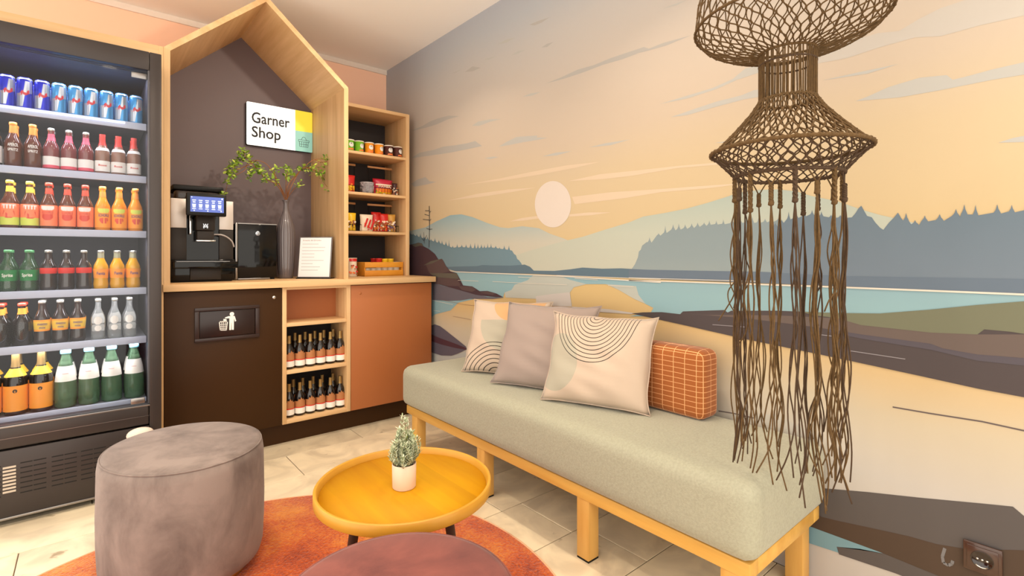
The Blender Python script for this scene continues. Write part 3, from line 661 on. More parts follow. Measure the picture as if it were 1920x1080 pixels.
KINDS = {
 'cand': ('dark blue and silver slim can with red mark', 'can', 'slim cans on the top fridge shelf', lambda: can(canb, 'd')),
 'canl': ('light blue and silver slim can with red mark', 'can', 'slim cans on the top fridge shelf', lambda: can(canl, 'l')),
 'fizz': ('small sparkling wine bottle with red foil neck', 'bottle', 'red foil sparkling wine bottles', lambda: vessel('sparkling_wine_bottle', 'long', .0268, .188, spk, foil=(.70, .965, rfoil), labels=[(.08, .33, cream_m), (.57, .64, cream_m)], texts=[('Rosé', .03, .008, .2, rlab)])),
 'pinkb': ('pink spritz bottle with pink neck label', 'bottle', 'pink spritz bottles', lambda: vessel('spritz_bottle', 'long', .0268, .182, rose, cap=scap, foil=(.70, .86, pfoil), labels=[(.06, .33, cream_m), (.06, .13, pink)])),
 'aper': ('dark amber spritz bottle with orange neck and white lettering', 'bottle', 'amber spritz bottles', lambda: vessel('spritz_bottle', 'long', .0278, .188, brg, cap=ocap, foil=(.76, .93, ocap), texts=[('APEROL', .033, .012, .46, white_m), ('SPRITZ', .032, .010, .36, white_m)])),
 'silv': ('dark wine bottle with silver neck and cream label', 'bottle', 'silver neck wine bottles', lambda: vessel('wine_bottle', 'wine', .0278, .20, dkg, foil=(.70, .97, silver), labels=[(.08, .42, cream_m)])),
 'juio': ('orange juice spritzer bottle with orange cap', 'bottle', 'orange juice spritzer bottles', lambda: vessel('juice_bottle', 'long', .0280, .200, ogl, cap=ocap, foil=(.76, .88, ocap), labels=[(.08, .52, olab)], texts=[('SCHORLE', .040, .012, .32, violet)], patches=[([(-.8, .44), (-.5, .40), (.5, .40), (.8, .44), (.8, .50), (-.8, .50)], ylab), ([(-.6, .24), (-.3, .17), (.3, .17), (.6, .24), (.5, .29), (-.5, .29)], rcap)])),
 'juir': ('juice spritzer bottle with red cap and salmon label', 'bottle', 'red cap juice spritzer bottles', lambda: vessel('juice_bottle', 'long', .0280, .200, brg, cap=rcap, foil=(.76, .88, rcap), labels=[(.08, .52, slab)], texts=[('SCHORLE', .04, .010, .34, red)], patches=[([(-.8, .44), (-.5, .41), (.5, .41), (.8, .44), (.8, .50), (-.8, .50)], cream_m), ([(-.7, .26), (-.3, .20), (.3, .20), (.7, .26), (.6, .33), (-.6, .33)], rcap)])),
 'juiy': ('juice spritzer bottle with yellow cap and lime label', 'bottle', 'yellow cap juice spritzer bottles', lambda: vessel('juice_bottle', 'long', .0280, .200, brg, cap=ycap, foil=(.76, .88, ycap), labels=[(.08, .52, ylab), (.24, .52, slab)], patches=[([(-.8, .44), (-.5, .41), (.5, .41), (.8, .44), (.8, .50), (-.8, .50)], cream_m), ([(-.7, .26), (-.3, .22), (.3, .22), (.7, .26), (.6, .37), (-.6, .37)], rcap)])),
 'fant': ('orange soda bottle with orange label', 'bottle', 'orange soda bottles', lambda: vessel('soda_bottle', 'soda', .0275, .172, mat('amber_soda_glass', (232, 168, 16), .08, coat=.5, trans=.25), cap=scap, foil=(.80, .95, mat('clear_neck_glass', (150, 146, 120), .08, coat=.5)), fill=None, labels=[(.28, .52, olab)], texts=[('Fanta', .030, .013, .37, blue_ink)])),
 'cola': ('dark cola bottle with red label', 'bottle', 'cola bottles', lambda: vessel('soda_bottle', 'soda', .0272, .172, mat('cola_glass', (46, 32, 30), .07, coat=.6, trans=.2), cap=scap, labels=[(.42, .56, rlab)])),
 'spri': ('green lemonade bottle with green label', 'bottle', 'green lemonade bottles', lambda: vessel('soda_bottle', 'soda', .029, .172, gdk, cap=mat('green_cap', (80, 140, 90), .4), labels=[(.26, .52, glab)], texts=[('Sprite', .034, .013, .36, white_m)])),
 'tonc': ('clear tonic bottle with white round print', 'bottle', 'clear tonic bottles', lambda: vessel('tonic_bottle', 'long', .025, .180, clg, cap=scap, patches=[([(.62*math.cos(a*PI/8), .47+.10*math.sin(a*PI/8)) for a in range(16)], cream_m), ([(.5*math.cos(a*PI/8), .28+.07*math.sin(a*PI/8)) for a in range(16)], cream_m)])),
 'mezz': ('dark cola-orange bottle with orange label', 'bottle', 'dark bottles with orange label', lambda: vessel('soda_bottle', 'soda', .0272, .182, mat('cola_glass', (46, 32, 30), .07, coat=.6, trans=.2), cap=scap, labels=[(.30, .56, olab), (.34, .52, ycap)], texts=[('mezzo', .032, .011, .44, violet), ('mix', .02, .010, .36, violet)])),
 'rcap': ('dark jar bottle with red cap and orange neck', 'bottle', 'dark bottles with red cap', lambda: vessel('juice_bottle', 'long', .0302, .175, dkg, cap=rcap, foil=(.74, .88, olab))),
 'watr': ('green mineral water bottle with white label and blue cap', 'bottle', 'mineral water bottles', lambda: vessel('water_bottle', 'water', .0372, .245, grg, cap=blcap, labels=[(.46, .72, white_m)], texts=[('—', .02, .01, .58, red)])),
 'vino': ('dark wine bottle with large orange label', 'bottle', 'orange label wine bottles', lambda: vessel('wine_bottle', 'wine', .0372, .260, dkg, foil=(.74, .97, gold), labels=[(.06, .46, olab), (.60, .72, mat('yellow_neck_label', (244, 190, 40), .5))], patches=[([(.2*math.cos(a*PI/6), .38+.03*math.sin(a*PI/6)) for a in range(12)], mat('dark_ink', (60, 40, 30), .5))])),
}
ORD = ['first', 'second', 'third', 'fourth', 'fifth', 'sixth', 'seventh', 'eighth', 'ninth', 'tenth', 'eleventh']
SHN = ['top', 'second', 'third', 'fourth', 'fifth', 'lowest']
rows = [(1.651, [('canl', [255, 228, 200, 172, 143, 113]), ('cand', [84, 55, 25, -4])], .0),
        (1.410, [('fizz', [251, 225, 198]), ('pinkb', [167, 138, 106]), ('aper', [72, 40]), ('silv', [3])], .0),
        (1.160, [('juio', [254, 224, 194]), ('juir', [164, 133, 101]), ('juiy', [70, 37, 3])], 0),
        (.903, [('fant', [250, 220, 192]), ('cola', [163, 131, 96]), ('spri', [58, 22, -14])], 0),
        (.680, [('tonc', [243, 215, 184]), ('mezz', [146, 117, 84]), ('rcap', [44, 10])], 0),
        (.400, [('watr', [251.6, 209.5, 167, 126]), ('vino', [79, 34, -10])], 0)]
placed = set()
RAD = dict(canl=.0258, cand=.0258, fizz=.0275, pinkb=.0275, aper=.0285, silv=.0285, juio=.0288, juir=.0288, juiy=.0288, fant=.0282, cola=.0282, spri=.030, tonc=.026, mezz=.028, rcap=.031, watr=.038, vino=.038)
def put(key, loc, rz, label, group):
    d_, cat, g, f = KINDS[key]; p = P(key, f)
    if key not in placed:
        placed.add(key); p.location = loc; p.rotation_euler = (0, 0, rz); o = p
    else: o = dup(p, loc, rz)
    o['label'] = label; o['category'] = cat; o['group'] = group
    return o
for ri, (z, kinds, _) in enumerate(rows):
    for key, us in kinds:
        d_, cat, g, f = KINDS[key]
        if key == kinds[0][0]: lastx = {}
        for row in range(3 if ri == 0 else 2):
            for i, u in enumerate(us):
                y = 2.893+(.008 if ri == 5 else 0); x = X(u, y); rd = RAD[key]
                x = min(x, .1985-rd, (lastx[row] if row in lastx else 9)-rd-.0012); lastx[row] = x-rd; dy = row*(.088 if ri == 5 else .072)
                tx = f'{ORD[i]} from the right' if len(us) > 1 else 'at the left edge'
                lab = f'{d_}, {tx}' if row == 0 else f'{d_} {"behind" if row == 1 else "two behind"} the {ORD[i]} from right'
                put(key, (x, y+dy, z+.0005), R.uniform(-.15, .15)-.0, lab, g+(' in front' if row == 0 else ' further back'))
# small wine bottles in the open cabinet
KINDS['wine'] = ('x', 'bottle', 'x', lambda: vessel('wine_bottle', 'wine', .0275, .192, dkg, foil=(.74, .97, gold), labels=[(.07, .24, white_m), (.24, .44, mat('tan_label', (176, 116, 72), .5)), (.235, .265, rlab)],
    patches=[([(-.6, .44), (.6, .44), (.5, .50), (.25, .48), (.05, .55), (-.2, .48), (-.5, .50)], mat('tan_label', (176, 116, 72), .5))]))
for zi, (z, fr_, re_) in enumerate(((.412, [542, 560, 580, 597.5, 614, 635], [553, 572, 590, 607, 624.5]), (.14, [541, 558.5, 576, 594, 612.5, 632], [550, 567.5, 587, 604, 624]))):
    nm = ['upper', 'lower'][zi]
    xs = []
    for i, u in enumerate(fr_):
        x = .866+i*.0585; xs.append(x)
        put('wine', (x, 2.985, z+.0005), R.uniform(-.1, .25), f'small dark wine bottle, {ORD[i]} from left in front on the {nm} wine shelf', f'small wine bottles on the {nm} shelf')
    for i in range(5):
        put('wine', (X(re_[i], 3.08), 3.08, z+.0005), R.uniform(-.1, .25), f'small dark wine bottle, {ORD[i]} from left in the back row of the {nm} wine shelf', f'small wine bottles on the {nm} shelf')
#@@COFFEE
# ------------------------------------------------------------------ coffee machine, milk cooler, vase, card
cm = thing('coffee_machine', 'black and silver coffee machine with lit touch screen on the worktop', 'coffee machine', (.465, 3.25, WT))
CF = 3.13
silv = mat('machine_silver', (206, 196, 188), .35, metal=.3); dgrey = mat('machine_dark_grey', (48, 42, 38), .45, spec=.25)
obj('body', bx(.318, .612, CF+.02, 3.46, WT+.008, 1.352, bev=.006), black, cm)
xl0, xl1, xr0, xr1 = X(320, CF), X(350, CF), X(411, CF), X(437.5, CF)
obj('silver_panel', bx(xl0, xl1, CF, CF+.02, 1.198, 1.352, bev=.002), silv, cm); obj('silver_panel', bx(xr0, xr1, CF, CF+.02, 1.195, 1.352, bev=.002), silv, cm)
obj('grey_panel', bx(xl0, xl1, CF, CF+.02, 1.03, 1.196, bev=.002), dgrey, cm); obj('grey_panel', bx(xr0, xr1, CF, CF+.02, 1.03, 1.193, bev=.002), dgrey, cm)
obj('recess_panel', bx(xl1, xr0, CF+.012, CF+.02, 1.03, 1.27), black_gloss, cm)
obj('base', bx(xl0-.002, xr1+.004, CF-.02, CF+.02, WT+.004, 1.03, bev=.003), black_gloss, cm)
obj('base_foot', bx(.325, .605, CF, 3.44, WT, WT+.009), black, cm)
tray = obj('drip_tray', bx(X(326, CF-.08), X(446, CF-.08), CF-.085, CF+.0, .985, 1.02, bev=.003), black_gloss, cm)
obj('drip_grid', bx(X(330, CF-.06), X(430, CF-.06), CF-.078, CF-.01, 1.02, 1.022), steel, tray)
obj('drip_drawer', bx(X(356, CF-.03), X(414, CF-.03), CF-.04, CF-.02, WT+.012, .984, bev=.003), dgrey, cm)
hd = obj('brewing_head', (lambda b: (box(b, X(368, CF-.05), X(403, CF-.05), CF-.06, CF+.012, 1.185, 1.262, bev=.004), box(b, X(369, CF-.045), X(401, CF-.045), CF-.052, CF+.012, 1.135, 1.183, bev=.004))[0])(B()), dgrey, cm)
obj('chrome_spout_rim', bx(X(368, CF-.05), X(404, CF-.05), CF-.058, CF+.0, 1.127, 1.134, bev=.001), chrome, hd)
bm = text_bm('W', .024, .017, bold=.03); bm.transform(Matrix.Translation((X(385.5, CF-.06), CF-.0612, 1.203))); merge(bm, text_bm('M', .022, .012, bold=.03), Matrix.Translation((X(385.5, CF-.06), CF-.0614, 1.197)))
obj('emblem', bm, silver, hd, smooth=False)
obj('steam_rail', bx(X(355, CF-.02), X(359, CF-.02), CF-.025, CF-.01, 1.165, 1.265, bev=.002), chrome, cm)
pts = [Vector((X(401, CF-.04), CF-.04, 1.165)), Vector((X(415, CF-.06), CF-.06, 1.164)), Vector((X(428, CF-.06), CF-.05, 1.150)), Vector((X(436, CF-.05), CF-.04, 1.128)), Vector((X(439.5, CF-.04), CF-.03, 1.100))]
def smoothp(pts, n=6):
    out = []
    for i in range(len(pts)-1):
        p0, p1, p2, p3 = pts[max(i-1, 0)], pts[i], pts[i+1], pts[min(i+2, len(pts)-1)]
        for k in range(n):
            s = k/n; out.append(.5*((2*p1)+(p2-p0)*s+(2*p0-5*p1+4*p2-p3)*s*s+(3*p1-p0-3*p2+p3)*s**3))
    out.append(pts[-1]); return out
obj('milk_hose', tube(B(), smoothp(pts), .004, 8), mat('hose_grey', (170, 162, 158), .3), cm)
# bean hopper
hp = obj('bean_hopper', bx(.352, .56, 3.2, 3.42, 1.352, 1.405, bev=.006), mat('hopper_smoke', (70, 52, 46), .1, trans=.5), cm)
obj('hopper_lid', bx(.338, .575, 3.185, 3.43, 1.405, 1.432, bev=.006), black, hp)
bm = B()
for k in range(60): ball(bm, (R.uniform(.37, .54), R.uniform(3.206, 3.215), R.uniform(1.357, 1.385)), .0055, 1)
obj('coffee_beans', bm, mat('bean_brown', (70, 35, 20), .4), hp, kind='stuff')
bm = B(); a, b_ = Vector((.378, 2.985, 1.255)), Vector((.553, 2.985, 1.255))
scr = obj('touch_screen', bx(.374, .553, 2.985, 3.012, 1.256, 1.372, bev=.006), black, cm)
obj('screen_mount', bx(.42, .51, 3.012, CF+.012, 1.262, 1.35, bev=.004), black, cm)
disp = obj('display', bx(.391, .540, 2.9835, 2.986, 1.275, 1.354), mat('display_blue', (70, 90, 165), .2, emit=(84, 104, 186), es=.55), scr)
bm = B(); 
for i in range(5):
    x = .407+i*.0285
    box(bm, x-.008, x+.008, 2.983, 2.9836, 1.332, 1.336); box(bm, x-.006, x+.006, 2.983, 2.9836, 1.322, 1.327)
    prism(bm, [(x-.008, 2.9836, 1.315), (x-.006, 2.9836, 1.297), (x+.006, 2.9836, 1.297), (x+.008, 2.9836, 1.315)], Vector((0, -.0006, 0))); box(bm, x-.008, x+.008, 2.983, 2.9836, 1.289, 1.292)
for i in (0, 2, 4): box(bm, .405+i*.03, .41+i*.03, 2.983, 2.9836, 1.279, 1.284)
box(bm, .395, .399, 2.983, 2.9836, 1.347, 1.351); box(bm, .529, .535, 2.983, 2.9836, 1.343, 1.350)
obj('screen_icons', bm, mat('icon_white', (210, 220, 250), .3, emit=(210, 220, 250), es=.9), disp, smooth=False)

mk = thing('milk_cooler', 'glossy black milk cooler box beside the coffee machine', 'cooler', (.75, 3.33, WT))
bd = obj('body', bx(.638, .858, 3.215, 3.455, WT+.01, 1.236, bev=.004), black, mk)
obj('glass_front', bx(.650, .858, 3.20, 3.214, WT+.012, 1.234, bev=.003), black_gloss, mk)
obj('chrome_edge', (lambda b: (box(b, .636, .649, 3.198, 3.214, WT+.004, 1.24, bev=.003), box(b, .65, .858, 3.199, 3.212, 1.2345, 1.240), box(b, .65, .82, 3.196, 3.212, WT+.002, WT+.010, bev=.002))[0])(B()), steel, mk)
for x in (.655, .84):
    for y in (3.23, 3.44): obj('foot', bx(x-.01, x+.01, y-.01, y+.01, WT, WT+.011), black, mk)
em = lathe(B(), [(0, .0006), (.0115, .0006), (.0125, 0)], 20); em.transform(Matrix.Translation((X(483.5, 3.2), 3.1998, 1.182)) @ Matrix.Rotation(PI/2, 4, 'X')); obj('emblem', em, silver, bd)
em = B(); cx = X(483.5, 3.2)
for k in range(4):
    a = k*PI/2+.6; prism(em, [(cx+.003*math.cos(a), 3.1988, 1.182+.003*math.sin(a)), (cx+.009*math.cos(a-.35), 3.1988, 1.182+.009*math.sin(a-.35)), (cx+.009*math.cos(a+.35), 3.1988, 1.182+.009*math.sin(a+.35))], Vector((0, -.0004, 0)))
obj('emblem_print', em, black, bd, smooth=False)

vs = thing('floor_vase', 'tall fluted dark grey vase with a narrow neck on the worktop', 'vase', (.93, 3.27, WT))
vs.name = 'vase'; MW[vs.name] = Matrix.Translation((.93, 3.27, WT))
vp = [(0, .003), (.036, 0), (.041, .006), (.046, .06), (.051, .15), (.053, .22), (.0525, .27), (.047, .32), (.034, .365), (.021, .40), (.0145, .43), (.0135, .455), (.018, .475), (.022, .482), (.020, .482), (.014, .47), (.011, .455)]
fl_ = lambda a, z: 1+(.06*(abs(math.sin(a*11))-.5) if .01 < z < .44 else 0)
obj('vase_body', lathe(B(), vp, 104, (.93, 3.27, WT), flute=fl_), mat('vase_grey', (98, 90, 92), .22, coat=.4), vs, ang=1.2)
BY = 3.2
def zb(x, y, dy=0): return onY(400+x/7.385, 260+y/7.385, BY+dy)
br = thing('leafy_branches', 'green leafy branches spreading from the grey vase', 'branches', (.93, 3.27, WT+.46))
stems = [[1005,830,900,600,780,400,700,330,600,300,480,330,430,440,230,560,170,740],[1005,830,880,640,720,560,640,450,560,380,450,250,420,190],[1010,830,1030,650,1150,500,1250,400,1400,290,1600,290],
 [1010,830,1080,660,1230,420,1400,440,1500,500,1540,620,1650,740],[1400,290,1520,330,1600,290,1630,260],[1000,830,1010,560,1040,430],[1010,800,1130,680,1210,620],[600,300,520,350,350,420,260,440,200,430],[1230,420,1300,400,1400,410],[880,640,860,520,840,430],
 [1012,830,1060,640,1180,470],[1000,830,920,650,860,590,740,570]]
bm = B(); rs = random.Random(5); mouth = Vector((.93, 3.27, WT+.44))
for s in stems:
    pts = [zb(a, b, rs.uniform(-.025, .025)) for a, b in T_(s)]
    if s[1] >= 790: pts = [mouth+Vector((rs.uniform(-.006, .006), rs.uniform(-.006, .006), 0)), Vector((.93+rs.uniform(-.007, .007), 3.268, WT+.485))]+pts[1:]
    pts = smoothp(pts, 5); n = len(pts); tube(bm, pts, .002, 5, rr=[.0028*(1-.6*i/n) for i in range(n)])
obj('stem', bm, mat('twig_brown', (150, 96, 52), .7), br)
def leaf(bm, p, L, d, up, w_=.45, mi=0):
    d = d.normalized(); s = d.cross(up).normalized(); n = s.cross(d)
    v = [bm.verts.new(q) for q in (p, p+d*L*.35+s*L*w_*.5+n*L*.06, p+d*L*.75+s*L*w_*.42+n*L*.05, p+d*L, p+d*L*.75-s*L*w_*.42+n*L*.05, p+d*L*.35-s*L*w_*.5+n*L*.06, p+d*L*.5)]
    for q in ((0, 1, 6), (1, 2, 6), (2, 3, 6), (3, 4, 6), (4, 5, 6), (5, 0, 6)): f = bm.faces.new([v[k] for k in q]); f.material_index = mi
cls = [(420,230,95,46),(300,340,60,18),(260,450,90,34),(190,600,30,9),(140,760,45,9),(560,400,90,28),(640,450,60,16),(720,560,60,16),(860,600,60,12),(850,450,55,12),(1010,420,50,12),(1060,480,70,18),(1300,410,60,13),(1400,430,70,15),(1560,330,90,26),(1500,500,60,14),(1520,610,30,5),(1620,690,55,13),(1200,630,50,8),(500,520,50,8),(1200,430,40,6),(1010,540,40,6)]
bm = B()
for (cx, cy, rad, n) in cls:
    for k in range(int(n*1.7)):
        a = rs.uniform(0, 2*PI); q = rad*math.sqrt(rs.random()); p = zb(cx+q*math.cos(a), cy+q*math.sin(a), rs.uniform(-.045, .045))
        leaf(bm, p, rs.uniform(.017, .029), Vector((rs.uniform(-1, 1), rs.uniform(-1, .6), rs.uniform(-.7, .8))), Vector((rs.uniform(-.5, .5), -.6, 1)), .62, mi=rs.choice((0, 0, 0, 1, 2)))
obj('leaves', bm, [mat('leaf_green', (128, 160, 48), .45), mat('leaf_lime', (184, 200, 84), .45), mat('leaf_deep', (70, 96, 30), .5)], br, smooth=False, kind='stuff')

cd = thing('menu_stand', 'clear upright stand holding a white printed page, right of the vase', 'sign', (1.035, 3.095, WT))
p0, p1 = Vector((.965, 3.165, WT+.006)), Vector((1.112, 3.025, WT+.006)); ex = (p1-p0).normalized(); ey = Vector((-ex.y, ex.x, 0))
Wd = (p1-p0).length
Mx = Matrix((ex, ey, Vector((0, 0, 1)))).transposed().to_4x4(); Mx.translation = p0
tilt = Matrix.Rotation(math.radians(-8), 4, 'X')
def crd(bm, M=Mx @ tilt): bm.transform(M); return bm
obj('acrylic_sheet', crd(bx(-.002, Wd+.002, .0, .005, 0, .252, bev=.001)), mat('acrylic', (90, 84, 84), .08, coat=.5), cd)
pg = obj('page', crd(bx(.005, Wd-.005, -.0008, 0, .006, .246)), mat('page_white', (226, 224, 226), .5), cd)
bm = B(); greyp = mat('grey_print', (170, 166, 168), .6)
for k in range(9):
    z = .205-k*.020; box(bm, .02, .02+rs.uniform(.07, .15), -.0011, -.0008, z, z+.0025)
obj('small_print', crd(bm), greyp, pg, smooth=False)
bm = text_bm('Snacks & Drinks', .115, .008); obj('heading', crd(bm, Mx @ tilt @ Matrix.Translation((.078, -.0013, .226))), mat('brown_print', (150, 110, 100), .6), pg, smooth=False)
obj('stand_foot', crd(bx(-.004, Wd+.004, -.012, .06, -.006, 0, bev=.001), Mx), black, cd)
#@@SNACKS
# ------------------------------------------------------------------ snack shelf contents
def bag(w_, h, d, n=8, crimp=True):
    bm = B(); F_, K = [], []
    for j in range(n+1):
        v = j/n
        rowf, rowk = [], []
        for i in range(n+1):
            u = i/n; s = (max(0, math.sin(PI*u))**.5)*(max(0, math.sin(PI*min(v*.96+.0, 1)))**.45 if j else .8)
            wob = .06*math.sin(9*u+5*v)*s
            x = (u-.5)*w_*(1-.08*math.sin(PI*v)); z = v*h
            rowf.append(bm.verts.new((x, -d/2*(s+wob)-.0006, z))); rowk.append(bm.verts.new((x, d/2*(s-wob)+.0006, z)))
        F_.append(rowf); K.append(rowk)
    for j in range(n):
        for i in range(n):
            bm.faces.new((F_[j][i], F_[j][i+1], F_[j+1][i+1], F_[j+1][i])); bm.faces.new((K[j][i+1], K[j][i], K[j+1][i], K[j+1][i+1]))
    for j in range(n):
        for i in (0, n):
            q = (F_[j][i], F_[j+1][i], K[j+1][i], K[j][i]); bm.faces.new(q if i == 0 else q[::-1])
    for i in range(n):
        bm.faces.new((F_[0][i+1], F_[0][i], K[0][i], K[0][i+1])); bm.faces.new((F_[n][i], F_[n][i+1], K[n][i+1], K[n][i]))
    return bm
def bagthing(name, label, cat, loc, rz, w_, h, d, mats, spots=0, words=None, group=None, strips=()):
    t = thing(name, label, cat, loc, rz, group); M = MW[t.name]
    b = bag(w_, h, d); b.transform(M); bd = obj('packet', b, mats[0], t)
    bm = B()
    for k in range(spots):
        x = R.uniform(-.4, .4)*w_; z = R.uniform(.08, .6)*h; s = R.uniform(.004, .009)
        y = -d/2*(math.sin(PI*(x/w_+.5))**.5*math.sin(PI*z/h*.96)**.45)*1.08-.0012
        P_ = [(x+s*math.cos(q*PI/4), y-.0004*q % 2, z+s*.8*math.sin(q*PI/4)) for q in range(8)]
        f = ngon(bm, P_, k % (len(mats)-1))
    for (z0, z1, mi) in strips:
        n = 8
        for i in range(n):
            P_ = []
            for u, z in ((i/n, z0), ((i+1)/n, z0), ((i+1)/n, z1), (i/n, z1)):
                u = .06+u*.88; P_.append(((u-.5)*w_*.94, -d/2*(max(0, math.sin(PI*u))**.5*math.sin(PI*min(z, .98)*.96)**.45)*1.07-.002, z*h))
            ngon(bm, P_, mi)
    if spots or strips:
        bm.transform(M); obj('printed_design', bm, mats[1:], t, smooth=False)
    else: bm.free()
    if words:
        for (s, wd, cp, z, m, ang) in words:
            bm = text_bm(s, wd, cp, bold=.015); bm.transform(M @ Matrix.Translation((0, -d/2*1.1-.003, z*h)) @ Matrix.Rotation(ang, 4, 'Y')); obj('lettering', bm, m, bd, smooth=False)
    return t
# mini crisp tubs on the top shelf
tubm = {'g': mat('tub_green', (120, 190, 50), .4), 'o': mat('tub_orange', (238, 150, 28), .4), 'd': mat('tub_dark', (84, 44, 38), .4)}
lidm = mat('tub_lid', (232, 222, 206), .3); cols = ['g', 'g', 'o', 'o', 'd', 'd']
tubn = {'g': 'green', 'o': 'orange', 'd': 'dark brown'}
tp = {}
for i, u in enumerate((655, 673, 692, 710, 728.5, 747)):
    k = cols[i]
    lab = f'{tubn[k]} mini crisp tub on the top snack shelf, {"left" if i % 2 == 0 else "right"} of the {tubn[k]} pair'
    loc = (min(X(u, 3.235), 1.668-.0672*(5-i)), 3.235, SZ[0]+.0005)
    if k not in tp:
        p = vessel('crisp_tub', 'cup', .0315, .074, tubm[k], patches=[([(.55*math.cos(a*PI/6)+.1, .58+.22*math.sin(a*PI/6)) for a in range(12)], cream_m), ([(-.2, .66), (0, .72), (.45, .68), (.4, .62), (.1, .64), (-.2, .6)], ink), ([(-.7, .12), (.8, .12), (.6, .28), (-.5, .24)], mat('tub_print', (230, 120, 60), .5))])
        obj('lid', lathe(B(), [(.0335, .070), (.0335, .0765), (0, .0765)], 18), lidm, p)
        p.location = loc; tp[k] = p; p['label'] = lab; p['category'] = 'snack tub'; p['group'] = 'mini crisp tubs'
    else: dup(tp[k], loc, .3, lab, 'mini crisp tubs')
# wire baskets with wooden handles
def basket(name_lab, x0, x1, z, top):
    y0, y1 = 3.215, 3.46; t = thing('wire_basket', name_lab, 'basket', ((x0+x1)/2, (y0+y1)/2, z), 0, 'wire baskets on the snack shelf')
    bm = B(); r = .0016
    for zz in (.003, .045):
        tube(bm, [(x0, y0, z+zz), (x1, y0, z+zz), (x1, y1, z+zz), (x0, y1, z+zz), (x0, y0, z+zz)], r, 5)
    n = 8
    for i in range(n+1):
        x = x0+(x1-x0)*i/n; tube(bm, [(x, y0, z+.045), (x, y0, z+.002), (x, y1, z+.002), (x, y1, z+.045)], r*.7, 4)
    ym = (y0+y1)/2
    for x in (x0, x1): tube(bm, [(x, ym, z+.003), (x, ym, z+top)], r*1.1, 5)
    obj('wire_frame', bm, black, t)
    h = lathe(B(), [(0, 0), (.0075, 0), (.0075, x1-x0+.012), (0, x1-x0+.012)], 12); h.transform(Matrix.Translation((x0-.006, ym, z+top)) @ Matrix.Rotation(PI/2, 4, 'Y'))
    obj('wooden_handle', h, mat('handle_wood', (206, 150, 100), .5), t)
for z, top, nm in ((SZ[1], .203, 'second'), (SZ[2], .196, 'third')):
    basket(f'black wire basket with wooden handle, right side of the {nm} snack shelf', 1.497, 1.668, z, top)
    basket(f'black wire basket, mostly hidden behind the niche edge on the {nm} snack shelf', 1.225, 1.395, z, top)
yel = mat('pack_yellow', (236, 190, 40), .35); redp = mat('pack_red', (200, 40, 34), .35); pinkp = mat('pack_magenta', (186, 40, 66), .35)
orp = mat('pack_orange', (232, 120, 40), .35); crp = mat('pack_cream', (232, 214, 190), .35); grp = mat('pack_green', (110, 150, 40), .4); drk = mat('pack_dark', (60, 30, 34), .4); brn = mat('pack_brown', (150, 80, 40), .4)
def bg_(nm, lab, u, y, z, w_, h, d, mats, **k): return bagthing(nm, lab, 'snack', (X(u, y), y, z+.0035), k.pop('rz', 0), w_, h, d, mats, **k)
bg_('sweet_bag', 'large magenta bag of sweets with yellow base on second snack shelf', 718, 3.30, SZ[1], .145, .112, .05, [pinkp, yel, orp, grp, crp], strips=[(.05, .2, 0), (.2, .42, 1), (.62, .70, 3)], spots=10, words=[('MAMBA', .09, .014, .48, crp, 0)])
bg_('sweet_bag', 'dark red sweet bag behind the magenta one on second snack shelf', 713, 3.39, SZ[1], .12, .13, .045, [redp, pinkp, drk], spots=12)
bg_('sweet_bag', 'narrow dark patterned bag at the right end of second snack shelf', 740, 3.255, SZ[1], .036, .088, .03, [drk, crp, brn], spots=14, rz=-.3)
bg_('sweet_bag', 'red and yellow sweet bag at the left end of second snack shelf', 654, 3.27, SZ[1], .085, .115, .04, [redp, yel, orp], strips=[(.05, .38, 0)], spots=8)
bg_('sweet_bag', 'yellow snack bag at the left end of third snack shelf', 659, 3.26, SZ[2], .062, .12, .04, [yel, crp, brn, drk], spots=16)
bg_('snack_bag', 'cream bag with red stripes on third snack shelf', 687, 3.27, SZ[2], .095, .115, .04, [crp, redp, orp], spots=6, words=[('III', .06, .06, .2, redp, .35)])
bg_('snack_bag', 'red nut bag with orange nuts, left of two on third snack shelf', 705, 3.30, SZ[2], .075, .138, .045, [redp, orp, crp, brn], strips=[(.05, .45, 2)], spots=40)
bg_('snack_bag', 'red nut bag with orange nuts, right of two on third snack shelf', 720, 3.28, SZ[2], .075, .128, .045, [redp, orp, crp, brn], strips=[(.05, .45, 2)], spots=40)
bg_('snack_bag', 'gold and violet snack bag at the right of third snack shelf', 733.5, 3.27, SZ[2], .06, .125, .04, [mat('pack_gold', (190, 140, 60), .35), crp, mat('pack_violet', (90, 70, 110), .4), brn], spots=30, rz=-.2)
bg_('snack_pack', 'cream and orange snack pack standing beside the wooden crate', 661, 3.235, WT-.003, .062, .125, .05, [crp, redp, orp, brn], strips=[(.82, .97, 0)], spots=14)
# lavender sweets in clear tub
t = thing('sweet_jar', 'clear round tub of pale lavender wrapped sweets on second snack shelf', 'jar', (X(688, 3.26), 3.26, SZ[1]+.003))
L0 = MW[t.name].translation
obj('glass_body', lathe(B(), [(0, .001), (.042, 0), (.046, .006), (.047, .068), (.044, .072)], 22, L0), clg, t)
bm = B()
for k in range(70):
    a = R.uniform(0, 2*PI); q = .034*math.sqrt(R.random()); b2 = bx(-.005, .005, -.005, .005, -.013, .013, bev=.003, seg=1)
    merge(bm, b2, Matrix.Translation(L0+Vector((q*math.cos(a), q*math.sin(a), R.uniform(.018, .062)))) @ Matrix.Rotation(R.uniform(-.5, .5), 4, 'X') @ Matrix.Rotation(R.uniform(-.5, .5), 4, 'Y'))
obj('wrapped_sweets', bm, mat('sweet_lavender', (206, 192, 204), .4), t, kind='stuff')
obj('lid', lathe(B(), [(.047, .069), (.047, .076), (0, .077)], 22, L0), mat('frost_lid', (206, 196, 200), .3, alpha=.6), t)
